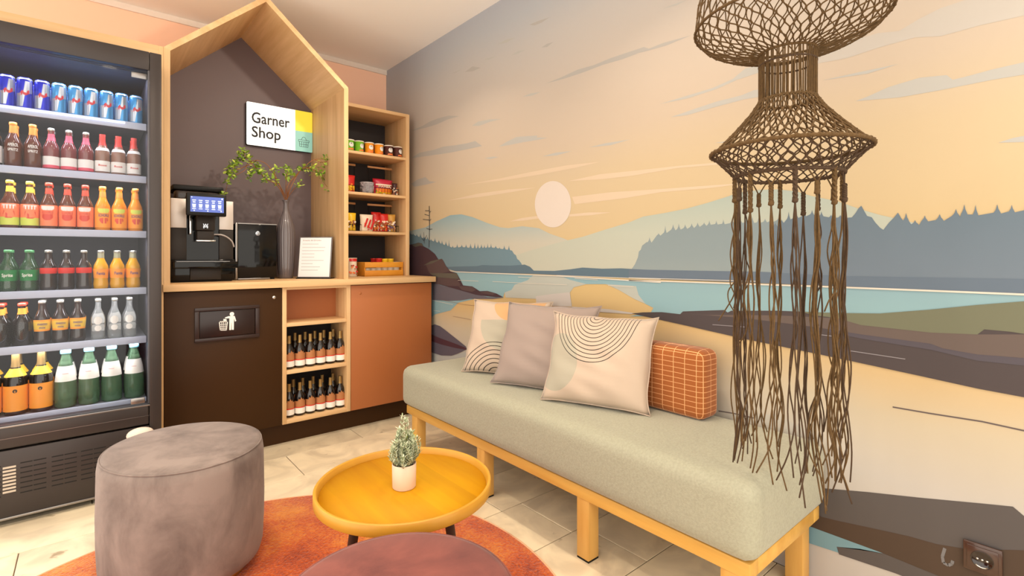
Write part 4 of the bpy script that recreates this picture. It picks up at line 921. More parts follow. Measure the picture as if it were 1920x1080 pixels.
# wooden crate with small tubs
cx0, cx1, cy0, cy1 = X(684, 3.2), 1.695, 3.2, 3.37
ct = thing('wooden_crate', 'small orange wooden slatted crate of snack pots on the worktop', 'crate', ((cx0+cx1)/2, 3.28, WT))
crw = mat('crate_wood', (226, 156, 50), .5, c2=(206, 132, 36), vs=(6, 20, 20))
obj('slat', bx(cx0, cx1, cy0, cy0+.007, WT+.002, WT+.040, bev=.001), crw, ct); obj('slat', bx(cx0, cx1, cy0, cy0+.007, WT+.060, WT+.096, bev=.001), crw, ct)
obj('slat', bx(cx0, cx1, cy1-.007, cy1, WT+.002, WT+.040, bev=.001), crw, ct); obj('slat', bx(cx0, cx1, cy1-.007, cy1, WT+.060, WT+.096, bev=.001), crw, ct)
for x in (cx0, cx1-.009): obj('end_board', bx(x, x+.009, cy0+.007, cy1-.007, WT+.002, WT+.096, bev=.001), crw, ct)
obj('base_board', bx(cx0, cx1, cy0, cy1, WT, WT+.005), crw, ct)
pots = [('pot_red', redp, 'red'), ('pot_cream', crp, 'cream'), ('pot_yellow', yel, 'yellow'), ('pot_dark', drk, 'dark')]
seq = [3, 3, 0, 2, 2, 3]; hts = [.085, .085, .115, .112, .112, .09]; cnt = {}
for j in range(2):
    for i in range(6):
        q = seq[i]; nm, mm, cn = pots[q]; key = (q, hts[i])
        loc = (cx0+.034+i*(cx1-cx0-.068)/5, 3.243+j*.08, WT+.0055)
        lab = f'{cn} snack pot in the wooden crate, {ORD[i]} from left in the {"front" if j == 0 else "back"} row'
        if key not in tp:
            p = vessel('snack_pot', 'cup', .0225, hts[i], mm, n=14, labels=[(.25, .6, crp)])
            obj('lid', lathe(B(), [(.0235, hts[i]-.004), (.0240, hts[i]+.001), (0, hts[i]+.002)], 14), [crp, crp, yel, crp][q] if q != 0 else redp, p)
            p.location = loc; p['label'] = lab; p['category'] = 'snack pot'; p['group'] = 'snack pots in the wooden crate'; tp[key] = p
        else: dup(tp[key], loc, 0, lab, 'snack pots in the wooden crate')
#@@BENCH
# ------------------------------------------------------------------ bench
bn = thing('bench', 'long sage green upholstered bench on oak frame along the mural wall', 'bench', (1.54, 1.5, 0))
BX0, BX1, BY0, BY1 = 1.285, 1.785, .578, 2.425
bm = B(); rz0, rz1 = .212, .255
box(bm, 1.298, 1.345, BY0+.012, BY1-.012, rz0, rz1, bev=.003); box(bm, 1.735, 1.78, BY0+.012, BY1-.012, rz0, rz1, bev=.003)
box(bm, 1.345, 1.735, BY0+.012, BY0+.055, rz0, rz1, bev=.003); box(bm, 1.345, 1.735, BY1-.055, BY1-.012, rz0, rz1, bev=.003)
obj('frame', bm, bench_oak, bn)
for y in (.645, 1.165, 1.755, 2.335):
    for x in (1.328, 1.75):
        obj('leg', bx(x-.027, x+.027, y-.027, y+.027, .006, rz0+.002, bev=.003), leg_oak, bn)
        obj('foot_pad', bx(x-.026, x+.026, y-.026, y+.026, 0, .006), black, bn)
def fabric(name, c, sc=260, st=.8, dist=.003, c2=None):
    m = mat(name, c, .95, sheen=.25); nt = m.node_tree; b = nt.nodes['Principled BSDF']
    tc = nt.nodes.new('ShaderNodeTexCoord'); v = nt.nodes.new('ShaderNodeTexVoronoi'); v.inputs['Scale'].default_value = sc; nt.links.new(tc.outputs['Object'], v.inputs['Vector'])
    n = nt.nodes.new('ShaderNodeTexNoise'); n.inputs['Scale'].default_value = sc*.35; n.inputs['Detail'].default_value = 3; nt.links.new(tc.outputs['Object'], n.inputs['Vector'])
    mu = nt.nodes.new('ShaderNodeMath'); mu.operation = 'MULTIPLY'; nt.links.new(v.outputs['Distance'], mu.inputs[0]); nt.links.new(n.outputs['Fac'], mu.inputs[1])
    bp = nt.nodes.new('ShaderNodeBump'); bp.inputs['Strength'].default_value = st; bp.inputs['Distance'].default_value = dist; nt.links.new(mu.outputs[0], bp.inputs['Height']); nt.links.new(bp.outputs[0], b.inputs['Normal'])
    r = nt.nodes.new('ShaderNodeValToRGB'); L = lin(c); r.color_ramp.elements[0].position = .3; r.color_ramp.elements[1].position = .65
    r.color_ramp.elements[0].color = (*[x*.86 for x in L], 1); r.color_ramp.elements[1].color = (*L, 1)
    nt.links.new(n.outputs['Fac'], r.inputs[0]); nt.links.new(r.outputs[0], b.inputs['Base Color']); return m
def softbox(x0, x1, y0, y1, z0, z1, r, nx, ny, nz, dome=0, wr_=0):
    """subdivided rounded box with gentle dome on top"""
    bm = B(); c = Vector(((x0+x1)/2, (y0+y1)/2, (z0+z1)/2)); h = Vector(((x1-x0)/2, (y1-y0)/2, (z1-z0)/2))
    g = {}
    def V(i, j, k):
        key = (i, j, k)
        if key not in g:
            def co(t, n, hh): # cluster samples near the edges
                s = -1+2*t/n; return hh*math.copysign(abs(s)**.75, s) if n > 4 else hh*s
            p = Vector((co(i, nx, h.x), co(j, ny, h.y), co(k, nz, h.z)))
            q = Vector([max(-h[a]+r, min(h[a]-r, p[a])) for a in range(3)]); d = p-q
            if d.length > 1e-9: p = q+d.normalized()*r*min(1, max(abs(d.x), abs(d.y), abs(d.z))/r)
            u, v = p.x/h.x, p.y/h.y
            if p.z > 0: p.z += dome*(1-u*u)*(1-v**4)*(p.z/h.z) + wr_*math.sin(p.y*7+p.x*5)*math.sin(p.x*9)*(p.z/h.z)
            g[key] = bm.verts.new(c+p)
        return g[key]
    for i in range(nx):
        for j in range(ny):
            for k in (0, nz):
                q = (V(i, j, k), V(i+1, j, k), V(i+1, j+1, k), V(i, j+1, k)); bm.faces.new(q if k else q[::-1])
    for i in range(nx):
        for k in range(nz):
            for j in (0, ny):
                q = (V(i, j, k), V(i+1, j, k), V(i+1, j, k+1), V(i, j, k+1)); bm.faces.new(q[::-1] if j else q)
    for j in range(ny):
        for k in range(nz):
            for i in (0, nx):
                q = (V(i, j, k), V(i, j+1, k), V(i, j+1, k+1), V(i, j, k+1)); bm.faces.new(q if i else q[::-1])
    return bm
sage = fabric('sage_boucle', (161, 158, 137), sc=420, st=.6, dist=.002)
obj('seat_cushion', softbox(BX0-.012, BX1+.012, BY0-.008, BY1+.015, .254, .462, .045, 18, 44, 12, dome=.008, wr_=.002), sage, bn, ang=3)

# ------------------------------------------------------------------ cushions
def pillow(name, label, BL, wdir, lean, W_, H_, D_, m, n=26, seed=1, pinch=.05):
    """soft square cushion, local x across, y up the face; bottom-left at BL"""
    ex = Vector(wdir).normalized(); ez = Vector(lean).normalized(); ez = (ez-ex*ez.dot(ex)).normalized(); ey = ez.cross(ex)  # ey points away from viewer
    rp = random.Random(seed); bm = B(); uvl = bm.loops.layers.uv.new('UVMap'); ph = [rp.uniform(0, 6) for _ in range(4)]
    def pt(i, j, s):
        u, v = i/n*2-1, j/n*2-1; ear = 1+.035*(abs(u*v))**6
        th_ = (max(0, 1-abs(u)**2.6)*max(0, 1-abs(v)**2.6))**.55
        x = u*(1-pinch*(1-v**4))*W_/2*ear; z = v*(1-pinch*(1-u**4))*H_/2*(ear if v > 0 else 1)
        wv = .006*math.sin(7*u+ph[0]+3*v)*math.sin(5*v+ph[1])*th_ + .004*math.sin(16*v+6*u+ph[2])*th_*(1-abs(u))
        edge = max(abs(u), abs(v))**8
        wv += .006*edge*math.sin(9*u+7*v+ph[3])
        return Vector((x, -s*(D_/2*th_)-wv, z+H_/2))
    G = {}
    M = Matrix((ex, ey, ez)).transposed().to_4x4(); M.translation = Vector(BL)+ex*W_/2
    def V(i, j, s):
        if i in (0, n) or j in (0, n): s = 0
        if (i, j, s) not in G: G[(i, j, s)] = bm.verts.new(M @ pt(i, j, s))
        return G[(i, j, s)]
    for s in (1, -1):
        for i in range(n):
            for j in range(n):
                idx = [(i, j), (i+1, j), (i+1, j+1), (i, j+1)]
                if s < 0: idx = idx[::-1]
                f = bm.faces.new([V(a, b, s) for a, b in idx])
                for l, (a, b) in zip(f.loops, idx): l[uvl].uv = (a/n, b/n)
                f.material_index = 0 if s > 0 else (1 if isinstance(m, list) else 0)
    bmesh.ops.recalc_face_normals(bm, faces=bm.faces[:])
    t = thing(name, label, 'cushion', tuple(Vector(BL)+ex*W_/2))
    obj('cover', bm, m, t, ang=3)
    bm = B(); pts = []
    for k in range(n): pts.append(M @ (pt(k, 0, 0)))
    for k in range(n): pts.append(M @ (pt(n, k, 0)))
    for k in range(n, 0, -1): pts.append(M @ (pt(k, n, 0)))
    for k in range(n, -1, -1): pts.append(M @ (pt(0, k, 0)))
    obj('seam', tube(bm, pts, .0022, 5), m[1] if isinstance(m, list) else m, t)
    return t
def cotton(name, c): return mat(name, c, .9, sheen=.2, bump=.25, bs=420, dist=.001)
def printed(name, base, ops):
    """cushion print: uv nodes. ops: (kind, cx, cy, rx, ry, colour, n rings, cut) """
    m = cotton(name, base); nt = m.node_tree; b = nt.nodes['Principled BSDF']
    tc = nt.nodes.new('ShaderNodeTexCoord'); sp_ = nt.nodes.new('ShaderNodeSeparateXYZ'); nt.links.new(tc.outputs['UV'], sp_.inputs[0])
    def M_(op, a, b2=None, c=None):
        n = nt.nodes.new('ShaderNodeMath'); n.operation = op
        for i, q in enumerate((a, b2, c)):
            if q is None: continue
            if isinstance(q, (int, float)): n.inputs[i].default_value = q
            else: nt.links.new(q, n.inputs[i])
        return n.outputs[0]
    cur = None
    for (kind, cx, cy, rx, ry, col, nr, cut) in ops:
        dx = M_('DIVIDE', M_('SUBTRACT', sp_.outputs[0], cx), rx); dy = M_('DIVIDE', M_('SUBTRACT', sp_.outputs[1], cy), ry)
        d = M_('SQRT', M_('ADD', M_('MULTIPLY', dx, dx), M_('MULTIPLY', dy, dy)))
        ins = M_('LESS_THAN', d, 1.0)
        if kind == 'rings':
            fr_ = M_('FRACT', M_('MULTIPLY', d, nr)); ins = M_('MULTIPLY', M_('LESS_THAN', d, 1.0+.2/nr), M_('LESS_THAN', fr_, .19))
            ins = M_('MULTIPLY', ins, M_('GREATER_THAN', d, .5/nr))
        if cut:
            ax, sgn, val = cut; ins = M_('MULTIPLY', ins, M_('GREATER_THAN' if sgn > 0 else 'LESS_THAN', sp_.outputs[ax], val))
        mx = nt.nodes.new('ShaderNodeMix'); mx.data_type = 'RGBA'; nt.links.new(ins, mx.inputs[0])
        if cur is None: mx.inputs[6].default_value = (*lin(base), 1)
        else: nt.links.new(cur, mx.inputs[6])
        mx.inputs[7].default_value = (*lin(col), 1); cur = mx.outputs[2]
    nt.links.new(cur, b.inputs['Base Color']); return m
ivory = (186, 165, 146); inkc = (46, 38, 34); sagec = (166, 158, 140)
plain_ivory = cotton('ivory_cotton', ivory)
p_front = printed('ivory_front_print', ivory, [('disc', .13, .42, .22, .33, sagec, 0, (0, 1, -.1)), ('rings', .46, 1.0, .40, .56, inkc, 12, None)])
p_back = printed('ivory_back_print', ivory, [('disc', .62, .97, .32, .29, (197, 153, 107), 0, None), ('disc', .52, .70, .36, .42, sagec, 0, (1, -1, .70)), ('rings', .44, -.06, .46, .44, inkc, 8, None)])
seatz = .474
pillow('cushion', 'ivory cushion with black arcs at bottom, partly hidden behind grey cushion', (1.425, 2.075, seatz), (.2, -.36, 0), (.13, .075, .345), .42, .375, .11, [p_back, plain_ivory], seed=4)
pillow('cushion', 'plain taupe grey square cushion in the middle on the bench', (1.402, 1.800, seatz), (.15, -.41, 0), (.15, .055, .345), .455, .385, .12, cotton('taupe_cotton', (150, 133, 124)), seed=9, pinch=.04)
pillow('cushion', 'ivory cushion with black arcs at top and sage patch, frontmost', (1.39, 1.462, seatz), (.15, -.40, 0), (.125, .05, .34), .425, .360, .13, [p_front, plain_ivory], seed=21)
# check bolster
ck = mat('rust_check', (152, 84, 36), .95, sheen=.2, bump=.5, bs=500); nt = ck.node_tree; b = nt.nodes['Principled BSDF']
tc = nt.nodes.new('ShaderNodeTexCoord'); s_ = nt.nodes.new('ShaderNodeSeparateXYZ'); nt.links.new(tc.outputs['Object'], s_.inputs[0])
def grid_line(out, sc, wd, off=0):
    a = nt.nodes.new('ShaderNodeMath'); a.operation = 'MULTIPLY_ADD'; a.inputs[1].default_value = sc; a.inputs[2].default_value = off; nt.links.new(out, a.inputs[0])
    f = nt.nodes.new('ShaderNodeMath'); f.operation = 'FRACT'; nt.links.new(a.outputs[0], f.inputs[0])
    l = nt.nodes.new('ShaderNodeMath'); l.operation = 'LESS_THAN'; l.inputs[1].default_value = wd; nt.links.new(f.outputs[0], l.inputs[0]); return l.outputs[0]
def mxm(a, b_): 
    n = nt.nodes.new('ShaderNodeMath'); n.operation = 'MAXIMUM'; nt.links.new(a, n.inputs[0]); nt.links.new(b_, n.inputs[1]); return n.outputs[0]
g_ = mxm(mxm(grid_line(s_.outputs[1], 22, .055, .75), grid_line(s_.outputs[2], 54, .09, .4)), grid_line(s_.outputs[0], 24, .055, .15))
mx = nt.nodes.new('ShaderNodeMix'); mx.data_type = 'RGBA'; nt.links.new(g_, mx.inputs[0]); mx.inputs[6].default_value = (*lin((152, 84, 36)), 1); mx.inputs[7].default_value = (*lin((224, 164, 112)), 1)
nt.links.new(mx.outputs[2], b.inputs['Base Color'])
t = thing('bolster', 'rust orange check block cushion at the right of the row', 'cushion', (1.692, 1.10, .466))
obj('cover', softbox(1.634, 1.75, .905, 1.19, .468, .712, .028, 10, 18, 12, dome=.006), ck, t, ang=3)

# ------------------------------------------------------------------ poufs, rug, table
def velvet(name, c, c2):
    m = mat(name, c, .9, sheen=.12, c2=c2, vs=(7, 7, 4.5), bump=.15, bs=300, detail=9)
    p0_, p1_ = (.34, .62) if 'grey' in name else (.30, .66)
    for n in m.node_tree.nodes:
        if n.type == 'TEX_NOISE' and n.inputs['Scale'].default_value == 1: n.inputs['Distortion'].default_value = .35
        if n.type == 'VALTORGB': n.color_ramp.elements[0].position = p0_; n.color_ramp.elements[1].position = p1_
    return m
def pouf(name, label, cx, cy, ra, rb, ang_, h, m, basem):
    t = thing(name, label, 'pouf', (cx, cy, .012)); M = Matrix.Translation((cx, cy, .012)) @ Matrix.Rotation(ang_, 4, 'Z') @ Matrix.Diagonal((1, rb/ra, 1, 1))
    b = lathe(B(), [(0, 0), (ra*.80, 0), (ra*.82, .03)], 48); b.transform(M); obj('base_ring', b, basem, t)
    H = h-.012
    pr = [(ra*.76, .031), (ra*.90, .034), (ra*.965, .045), (ra*.99, .07), (ra*1.005, .14), (ra*1.01, H*.55), (ra, H*.9), (ra*.985, H-.016), (ra*.965, H-.009)]
    b = lathe(B(), pr, 64); b.transform(M); obj('side_cover', b, m, t, ang=2)
    b = lathe(B(), [(ra*.965, H-.009), (ra*.955, H-.005), (ra*.90, H-.001), (ra*.6, H+.004), (ra*.3, H+.006), (0, H+.006)], 64); b.transform(M); obj('top_cover', b, m, t, ang=2)
    b = B(); tube(b, [Vector((ra*.968*math.cos(a*PI/32), ra*.968*math.sin(a*PI/32), H-.008)) for a in range(65)], .0028, 6); b.transform(M); obj('piping', b, m, t, ang=2)
    return t
pouf('pouf', 'tall grey taupe velvet pouf on the left edge of the rug', .245, 1.983, .259, .229, math.atan2(-.98, .21), .425, velvet('grey_velvet', (138, 122, 114), (100, 86, 80)), mat('pouf_base_oak', (187, 125, 50), .5))
pouf('pouf', 'dusty mauve velvet pouf in front of the round table', .435, .843, .226, .226, 0, .425, velvet('mauve_velvet', (129, 70, 60), (92, 46, 42)), mat('pouf_base_black', (25, 21, 19), .5))
RGX, RGY, RGR = .294, 1.436, .914
rg_t = thing('rug', 'round burnt orange short pile rug with pale edge under the table', 'rug', (RGX, RGY, 0))
rug = mat('rug_orange', (198, 96, 36), 1.0, sheen=.3); nt = rug.node_tree; b = nt.nodes['Principled BSDF']
tc = nt.nodes.new('ShaderNodeTexCoord'); n1 = nt.nodes.new('ShaderNodeTexNoise'); n1.inputs['Scale'].default_value = 4.5; n1.inputs['Detail'].default_value = 3
n2 = nt.nodes.new('ShaderNodeTexNoise'); n2.inputs['Scale'].default_value = 130; n2.inputs['Detail'].default_value = 2
for n in (n1, n2): nt.links.new(tc.outputs['Object'], n.inputs['Vector'])
ad = nt.nodes.new('ShaderNodeMath'); ad.operation = 'MULTIPLY_ADD'; ad.inputs[1].default_value = .55; nt.links.new(n2.outputs['Fac'], ad.inputs[0]); nt.links.new(n1.outputs['Fac'], ad.inputs[2])
r = nt.nodes.new('ShaderNodeValToRGB'); e = r.color_ramp.elements; e[0].position = .55; e[0].color = (*lin((134, 41, 4)), 1); e[1].position = .98; e[1].color = (*lin((215, 129, 38)), 1)
q = e.new(.76); q.color = (*lin((189, 79, 10)), 1)
nt.links.new(ad.outputs[0], r.inputs[0]); nt.links.new(r.outputs[0], b.inputs['Base Color'])
bp = nt.nodes.new('ShaderNodeBump'); bp.inputs['Strength'].default_value = 1; bp.inputs['Distance'].default_value = .006; nt.links.new(n2.outputs['Fac'], bp.inputs['Height']); nt.links.new(bp.outputs[0], b.inputs['Normal'])
obj('pile', lathe(B(), [(RGR-.006, .001), (RGR-.006, .009), (RGR-.012, .0115), (RGR*.5, .012), (0, .012)], 96, (RGX, RGY, 0)), rug, rg_t, ang=2)
bm = B(); tube(bm, [Vector((RGX+(RGR-.004)*math.cos(a*PI/48), RGY+(RGR-.004)*math.sin(a*PI/48), .0055)) for a in range(97)], .0052, 6); obj('binding', bm, mat('rug_binding', (226, 170, 130), .9), rg_t, ang=2)
TX, TY, TR = .703, 1.317, .250
tb = thing('tray_table', 'round oak tray-top coffee table with dark splayed legs', 'table', (TX, TY, .012))
tw = mat('table_wood', (204, 150, 6), .6, c2=(186, 124, 2), vs=(12, 1.4, 7), detail=5, spec=.25)
nt = tw.node_tree
for n in nt.nodes:
    if n.type == 'MAPPING': n.inputs['Rotation'].default_value = (0, 0, -.15)
nt_ = tw.node_tree; b_ = nt_.nodes['Principled BSDF']; src = b_.inputs['Base Color'].links[0].from_socket
tc_ = nt_.nodes.new('ShaderNodeTexCoord'); rm_ = nt_.nodes.new('ShaderNodeMapping'); rm_.inputs['Rotation'].default_value = (0, 0, -.15); rm_.inputs['Scale'].default_value = (17, 1, 1); nt_.links.new(tc_.outputs['Object'], rm_.inputs[0])
sx_ = nt_.nodes.new('ShaderNodeSeparateXYZ'); nt_.links.new(rm_.outputs[0], sx_.inputs[0]); fl2 = nt_.nodes.new('ShaderNodeMath'); fl2.operation = 'FLOOR'; nt_.links.new(sx_.outputs[0], fl2.inputs[0])
wn_ = nt_.nodes.new('ShaderNodeTexWhiteNoise'); wn_.noise_dimensions = '1D'; nt_.links.new(fl2.outputs[0], wn_.inputs['W'])
mr_ = nt_.nodes.new('ShaderNodeMapRange'); mr_.inputs[3].default_value = .86; mr_.inputs[4].default_value = 1.06; nt_.links.new(wn_.outputs[0], mr_.inputs[0])
hs_ = nt_.nodes.new('ShaderNodeHueSaturation'); nt_.links.new(src, hs_.inputs['Color']); nt_.links.new(mr_.outputs[0], hs_.inputs['Value']); nt_.links.new(hs_.outputs[0], b_.inputs['Base Color'])
tw2 = mat('table_rim_wood', (199, 150, 53), .42, c2=(183, 126, 33), vs=(3, 2, 3), detail=5)
obj('tray_floor', lathe(B(), [(0, .368), (TR-.014, .368), (TR-.014, .381), (0, .381)], 72, (TX, TY, 0)), tw, tb)
obj('rim', lathe(B(), [(TR-.014, .368), (TR-.002, .368), (TR, .370), (TR, .398), (TR-.002, .400), (TR-.007, .400), (TR-.009, .398), (TR-.0135, .381), (TR-.014, .364)], 96, (TX, TY, 0)), tw2, tb)
lg = mat('table_leg_dark', (50, 40, 36), .4)
for a in (193, 285, 60):
    a = math.radians(a); top_ = Vector((TX+.165*math.cos(a), TY+.165*math.sin(a), .364)); bot = Vector((TX+.235*math.cos(a), TY+.235*math.sin(a), .0165))
    obj('leg', tube(B(), [top_, (top_+bot)/2, bot], .01, 14, rr=[.0135, .0115, .009]), lg, tb)
obj('leg_bracket', lathe(B(), [(0, .360), (.17, .360), (.175, .3675), (0, .3675)], 40, (TX, TY, 0)), lg, tb)
# potted plant
PX, PY = .698, 1.312
pt_ = thing('potted_plant', 'small grey green plant in a pale ceramic pot on the table', 'plant', (PX, PY, .3812))
obj('pot', lathe(B(), [(0, 0), (.031, 0), (.0335, .003), (.0345, .068), (.0335, .0705), (.0315, .068), (.031, .055), (0, .055)], 40, (PX, PY, .3812)), mat('pot_ceramic', (226, 196, 172), .6), pt_)
obj('soil', lathe(B(), [(0, .058), (.0308, .057)], 20, (PX, PY, .3812)), mat('soil', (50, 34, 26), .9), pt_)
rp = random.Random(12); bm = B(); sb = B()
lobes = [(0, 0, .150, .030), (.020, -.012, .105, .028), (-.022, -.006, .095, .028), (.006, .020, .11, .028), (.026, .012, .085, .024), (-.012, -.022, .075, .026), (.012, -.024, .08, .024)]
for k in range(64):
    lx, ly, lh, lr = lobes[k % 7]; a = rp.uniform(0, 2*PI); q = math.sqrt(rp.random()); hgt = lh*(1-.5*q*q)*rp.uniform(.85, 1.05)
    base = Vector((PX+lx*.4, PY+ly*.4, .435)); mid = Vector((PX+lx+lr*q*math.cos(a), PY+ly+lr*q*math.sin(a), .445+hgt*.4)); tipv = Vector((PX+lx+lr*.7*q*math.cos(a), PY+ly+lr*.7*q*math.sin(a), .442+hgt))
    path = smoothp([base, mid, tipv], 6); tube(sb, path, .0011, 4)
    lime = (k % 7 == 4)
    for i, p in enumerate(path):
        if i < 2: continue
        for s_i in range(4):
            an = s_i*PI/2+i*1.3+a; d = Vector((math.cos(an), math.sin(an), rp.uniform(.5, 1.6)))
            leaf(bm, p, rp.uniform(.009, .015), d, Vector((0, 0, 1)), .30, mi=1 if lime else rp.choice((0, 0, 2)))
obj('stems', sb, mat('plant_stem', (110, 110, 70), .7), pt_)
obj('foliage', bm, [mat('plant_sage', (206, 210, 180), .7), mat('plant_lime', (192, 200, 92), .7), mat('plant_dull', (150, 160, 124), .7)], pt_, smooth=False, kind='stuff')
#@@MACRAME
# ------------------------------------------------------------------ macrame lamp
MC = Vector((1.331, .513, 0))
rope = mat('jute_rope', (95, 69, 35), .9, var=.35, vs=(120, 120, 120), bump=.8, bs=700, dist=.001)
rope_d = mat('jute_rope_dark', (74, 53, 34), .9, var=.3, vs=(120, 120, 120), bump=.8, bs=700, dist=.001)
mc = thing('macrame_lamp', 'brown macrame hanging lampshade with rope net bells and long tassels', 'lampshade', (MC.x, MC.y, .5))
def prof_i(pr, t_):
    t_ = max(0, min(1, t_))*(len(pr)-1); i = min(int(t_), len(pr)-2); f = t_-i
    return pr[i][0]*(1-f)+pr[i+1][0]*f, pr[i][1]*(1-f)+pr[i+1][1]*f
def net(nm, pr, cols, rws, r, seed=0, knots=True, m=rope):
    bm = B(); rn = random.Random(seed); K = {}
    def kn(i, j):
        i %= cols
        if (i, j) not in K:
            a = 2*PI*(i+.5*(j % 2))/cols+rn.uniform(-.12, .12)*PI/cols; t_ = (j+rn.uniform(-.16, .16)*(0 < j < rws))/rws; K[(i, j)] = (a, t_)
        return K[(i, j)]
    for j in range(rws):
        for i in range(cols):
            a0, t0 = kn(i, j)
            for s in (0, 1):
                ii = (i+s-1+(j % 2)) ; a1, t1 = kn(ii, j+1)
                while a1-a0 > PI: a1 -= 2*PI
                while a1-a0 < -PI: a1 += 2*PI
                pts = []
                for k in range(5):
                    f = k/4; sm = f*f*(3-2*f); a = a0+(a1-a0)*sm; rr_, zz = prof_i(pr, t0+(t1-t0)*f); pts.append((MC.x+rr_*math.cos(a), MC.y+rr_*math.sin(a), zz))
                tube(bm, pts, r, 5, cap=False)
    if knots:
        for (i, j), (a, t_) in K.items():
            rr_, zz = prof_i(pr, t_); ball(bm, (MC.x+rr_*math.cos(a), MC.y+rr_*math.sin(a), zz), r*1.75, 1)
    return obj(nm, bm, m, mc, ang=2)
def ring(nm, rad, z, r, wob=0, parent=None, m=rope):
    bm = B(); n = 96
    tube(bm, [(MC.x+rad*math.cos(2*PI*k/n), MC.y+rad*math.sin(2*PI*k/n), z) for k in range(n+1)], r, 7)
    for k in range(n):   # wrapped turns of the cord
        a = 2*PI*k/n; ball(bm, (MC.x+(rad+r*.3)*math.cos(a), MC.y+(rad+r*.3)*math.sin(a), z+(r*.3 if k % 2 else -r*.3)), r*1.0, 1)
    return obj(nm, bm, m, parent or mc, ang=2)
net('upper_net', [(.092, 1.84), (.150, 1.815), (.188, 1.77), (.209, 1.70), (.216, 1.628)], 34, 7, .0017, 1)
net('upper_net', [(.216, 1.628), (.197, 1.603), (.162, 1.584), (.114, 1.567), (.065, 1.555)], 38, 7, .0017, 2)
ring('hoop', .216, 1.628, .0036); ring('hoop', .092, 1.84, .003)
ring('hoop', .0645, 1.555, .0032); ring('hoop', .0635, 1.528, .0022, m=rope_d)
bm = B()
for k in range(60):
    a = 2*PI*k/60+R.uniform(-.03, .03); da = R.uniform(-.03, .03); tube(bm, [(MC.x+0.0635*math.cos(a+da*f), MC.y+0.0635*math.sin(a+da*f), 1.555-.118*f) for f in (0, .5, 1)], .0018, 5, cap=False)
obj('neck_cords', bm, rope, mc, ang=2)
ring('hoop', .064, 1.437, .0032)
net('lower_net', [(.064, 1.44), (.083, 1.410), (.113, 1.375), (.148, 1.338), (.176, 1.311)], 36, 8, .0019, 3)
ring('hoop', .177, 1.311, .0046)
net('under_net', [(.177, 1.311), (.164, 1.298), (.148, 1.282), (.132, 1.264), (.120, 1.250)], 34, 5, .0018, 4, m=rope_d)
ring('hoop', .120, 1.25, .0044, m=rope_d)
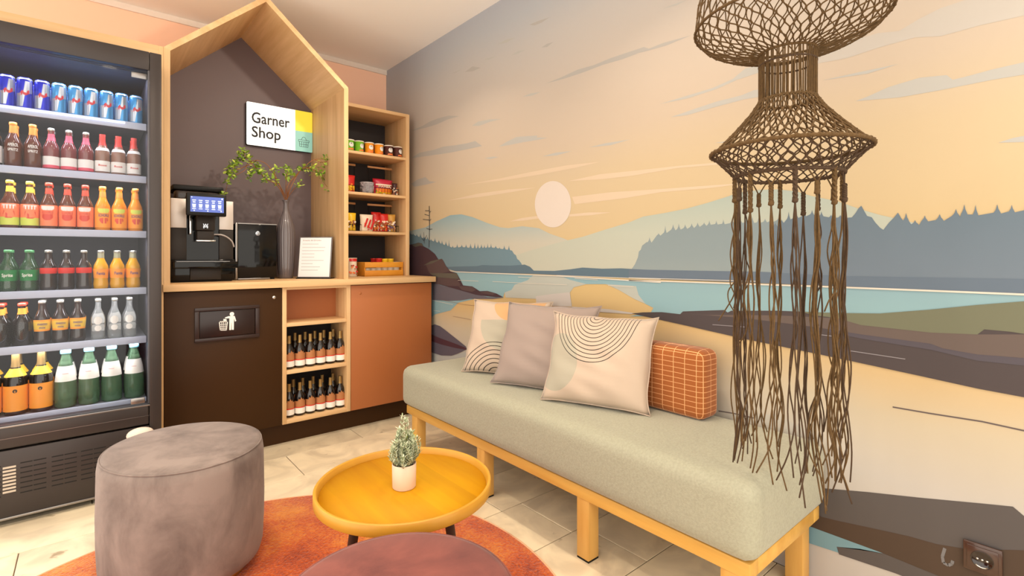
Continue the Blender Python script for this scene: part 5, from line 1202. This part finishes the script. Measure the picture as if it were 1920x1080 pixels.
# hanging cord to the ceiling
for k in range(3):
    a = 2*PI*k/3+.4; obj('hanging_cord', tube(B(), [(MC.x+.092*math.cos(a), MC.y+.092*math.sin(a), 1.842), (MC.x+.02*math.cos(a), MC.y+.02*math.sin(a), 2.2), (MC.x, MC.y, 2.48)], .0022, 6), rope, mc)
obj('ceiling_rose', lathe(B(), [(0, -.03), (.03, -.028), (.045, -.006), (.045, 0)], 24, (MC.x, MC.y, CZ)), black, mc)
NT = 16; rt = random.Random(31)
for k in range(NT):
    a = 2*PI*k/NT+.12+rt.uniform(-.07, .07); cx, cy = MC.x+.120*math.cos(a), MC.y+.120*math.sin(a)
    bm = B(); drop = 1.178+rt.uniform(-.02, .02)
    if k % 2 == 0:   # carried by two cords in a V
        for s in (-1, 1): a2 = a+s*.18; tube(bm, smoothp([Vector((MC.x+.120*math.cos(a2), MC.y+.120*math.sin(a2), 1.25)), Vector((MC.x+.119*math.cos(a+s*.08), MC.y+.119*math.sin(a+s*.08), 1.232)), Vector((cx, cy, 1.215))], 4), .0018, 5)
        z0 = 1.218
    else: z0 = 1.255
    # braid
    nb = 14
    for s in range(3): tube(bm, [(cx+.0035*math.cos(q*1.1+s*2.1), cy+.0035*math.sin(q*1.1+s*2.1), z0-(z0-drop)*q/nb) for q in range(nb+1)], .0028, 6)
    for q in range(0, nb, 2): ball(bm, (cx, cy, z0-(z0-drop)*(q+.5)/nb), .0055, 1)
    ball(bm, (cx, cy, drop), .0078, 1)
    ts = obj('tassel', bm, rope_d if k % 3 == 0 else rope, mc, ang=2)
    bm = B()
    for s in range(rt.choice((4, 5, 6))):
        short = rt.random() < .14
        end = rt.uniform(.78, .95) if short else rt.uniform(.475, .60)
        if cy > .535: end = max(end, .53)
        dx, dy = rt.uniform(-.0075, .0075), rt.uniform(-.0075, .0075); pts = [Vector((cx, cy, drop))]; n = 9; ph, am = rt.uniform(0, 6), rt.uniform(.003, .0075); fr_ = rt.uniform(.9, 1.6)
        bias = Vector((rt.uniform(-.008, .008), rt.uniform(-.008, .008), 0))
        for q in range(1, n+1):
            f = q/n; z = drop+(end-drop)*f; spread = min(1, f*4); loose = 1+4.5*max(0, f-.62)
            pts.append(Vector((cx, cy, z))+Vector((dx, dy, 0))*spread+bias*f*f*loose+Vector((math.sin(ph+q*fr_), math.cos(ph*1.7+q*fr_*1.2), 0))*am*loose*spread)
        tube(bm, smoothp(pts, 4), .0017, 5)
    obj('tassel_cords', bm, rope_d if k % 3 == 0 else rope, ts, ang=2)

# ------------------------------------------------------------------ wall socket
def wp(u, v): y, z = wall(u, v); return y, z
(y0, z0), (y1, z1) = wp(1807, 1063), wp(1881, 1034)
sk = thing('wall_socket', 'brown square power socket low on the mural wall', 'socket', (WX-.01, (y0+y1)/2, 0))
ya, yb = min(y0, y1), max(y0, y1); yc = (ya+yb)/2; hw = (yb-ya)/2; zc = HC-(1046-480)/F*(WX/ray(1843)[0])
sb_ = mat('socket_brown', (66, 42, 32), .25, coat=.4)
obj('cover_plate', bx(WX-.012, WX-.006, yc-hw, yc+hw, zc-hw, zc+hw, bev=.003), sb_, sk)
def toX(bm): bm.transform(Matrix.Translation((WX-.012, yc, zc)) @ Matrix.Rotation(-PI/2, 4, 'Y')); return bm
obj('inner_frame', bx(WX-.015, WX-.011, yc-hw*.80, yc+hw*.80, zc-hw*.80, zc+hw*.80, bev=.0015), sb_, sk)
wl_ = obj('socket_well', toX(lathe(B(), [(hw*.60, .0048), (hw*.56, .0055), (hw*.52, .0035), (0, .0032)], 32)), mat('socket_dark', (30, 14, 12), .15, coat=.5), sk)
for dy in (-.0095, 0, .0095): obj('pin_hole' if dy else 'screw', toX((lambda b: (b.transform(Matrix.Translation((0, dy, 0))), b)[1])(lathe(B(), [(.0028, .0035), (.0028, .0042), (0, .0042)], 10))), chrome, sk)
obj('earth_clip', toX(tube(B(), [(.5*0-hw*.50*math.cos(a), hw*.50*math.sin(a), .0055) for a in [x*PI/12-.6 for x in range(6)]], .0018, 6)), chrome, sk)
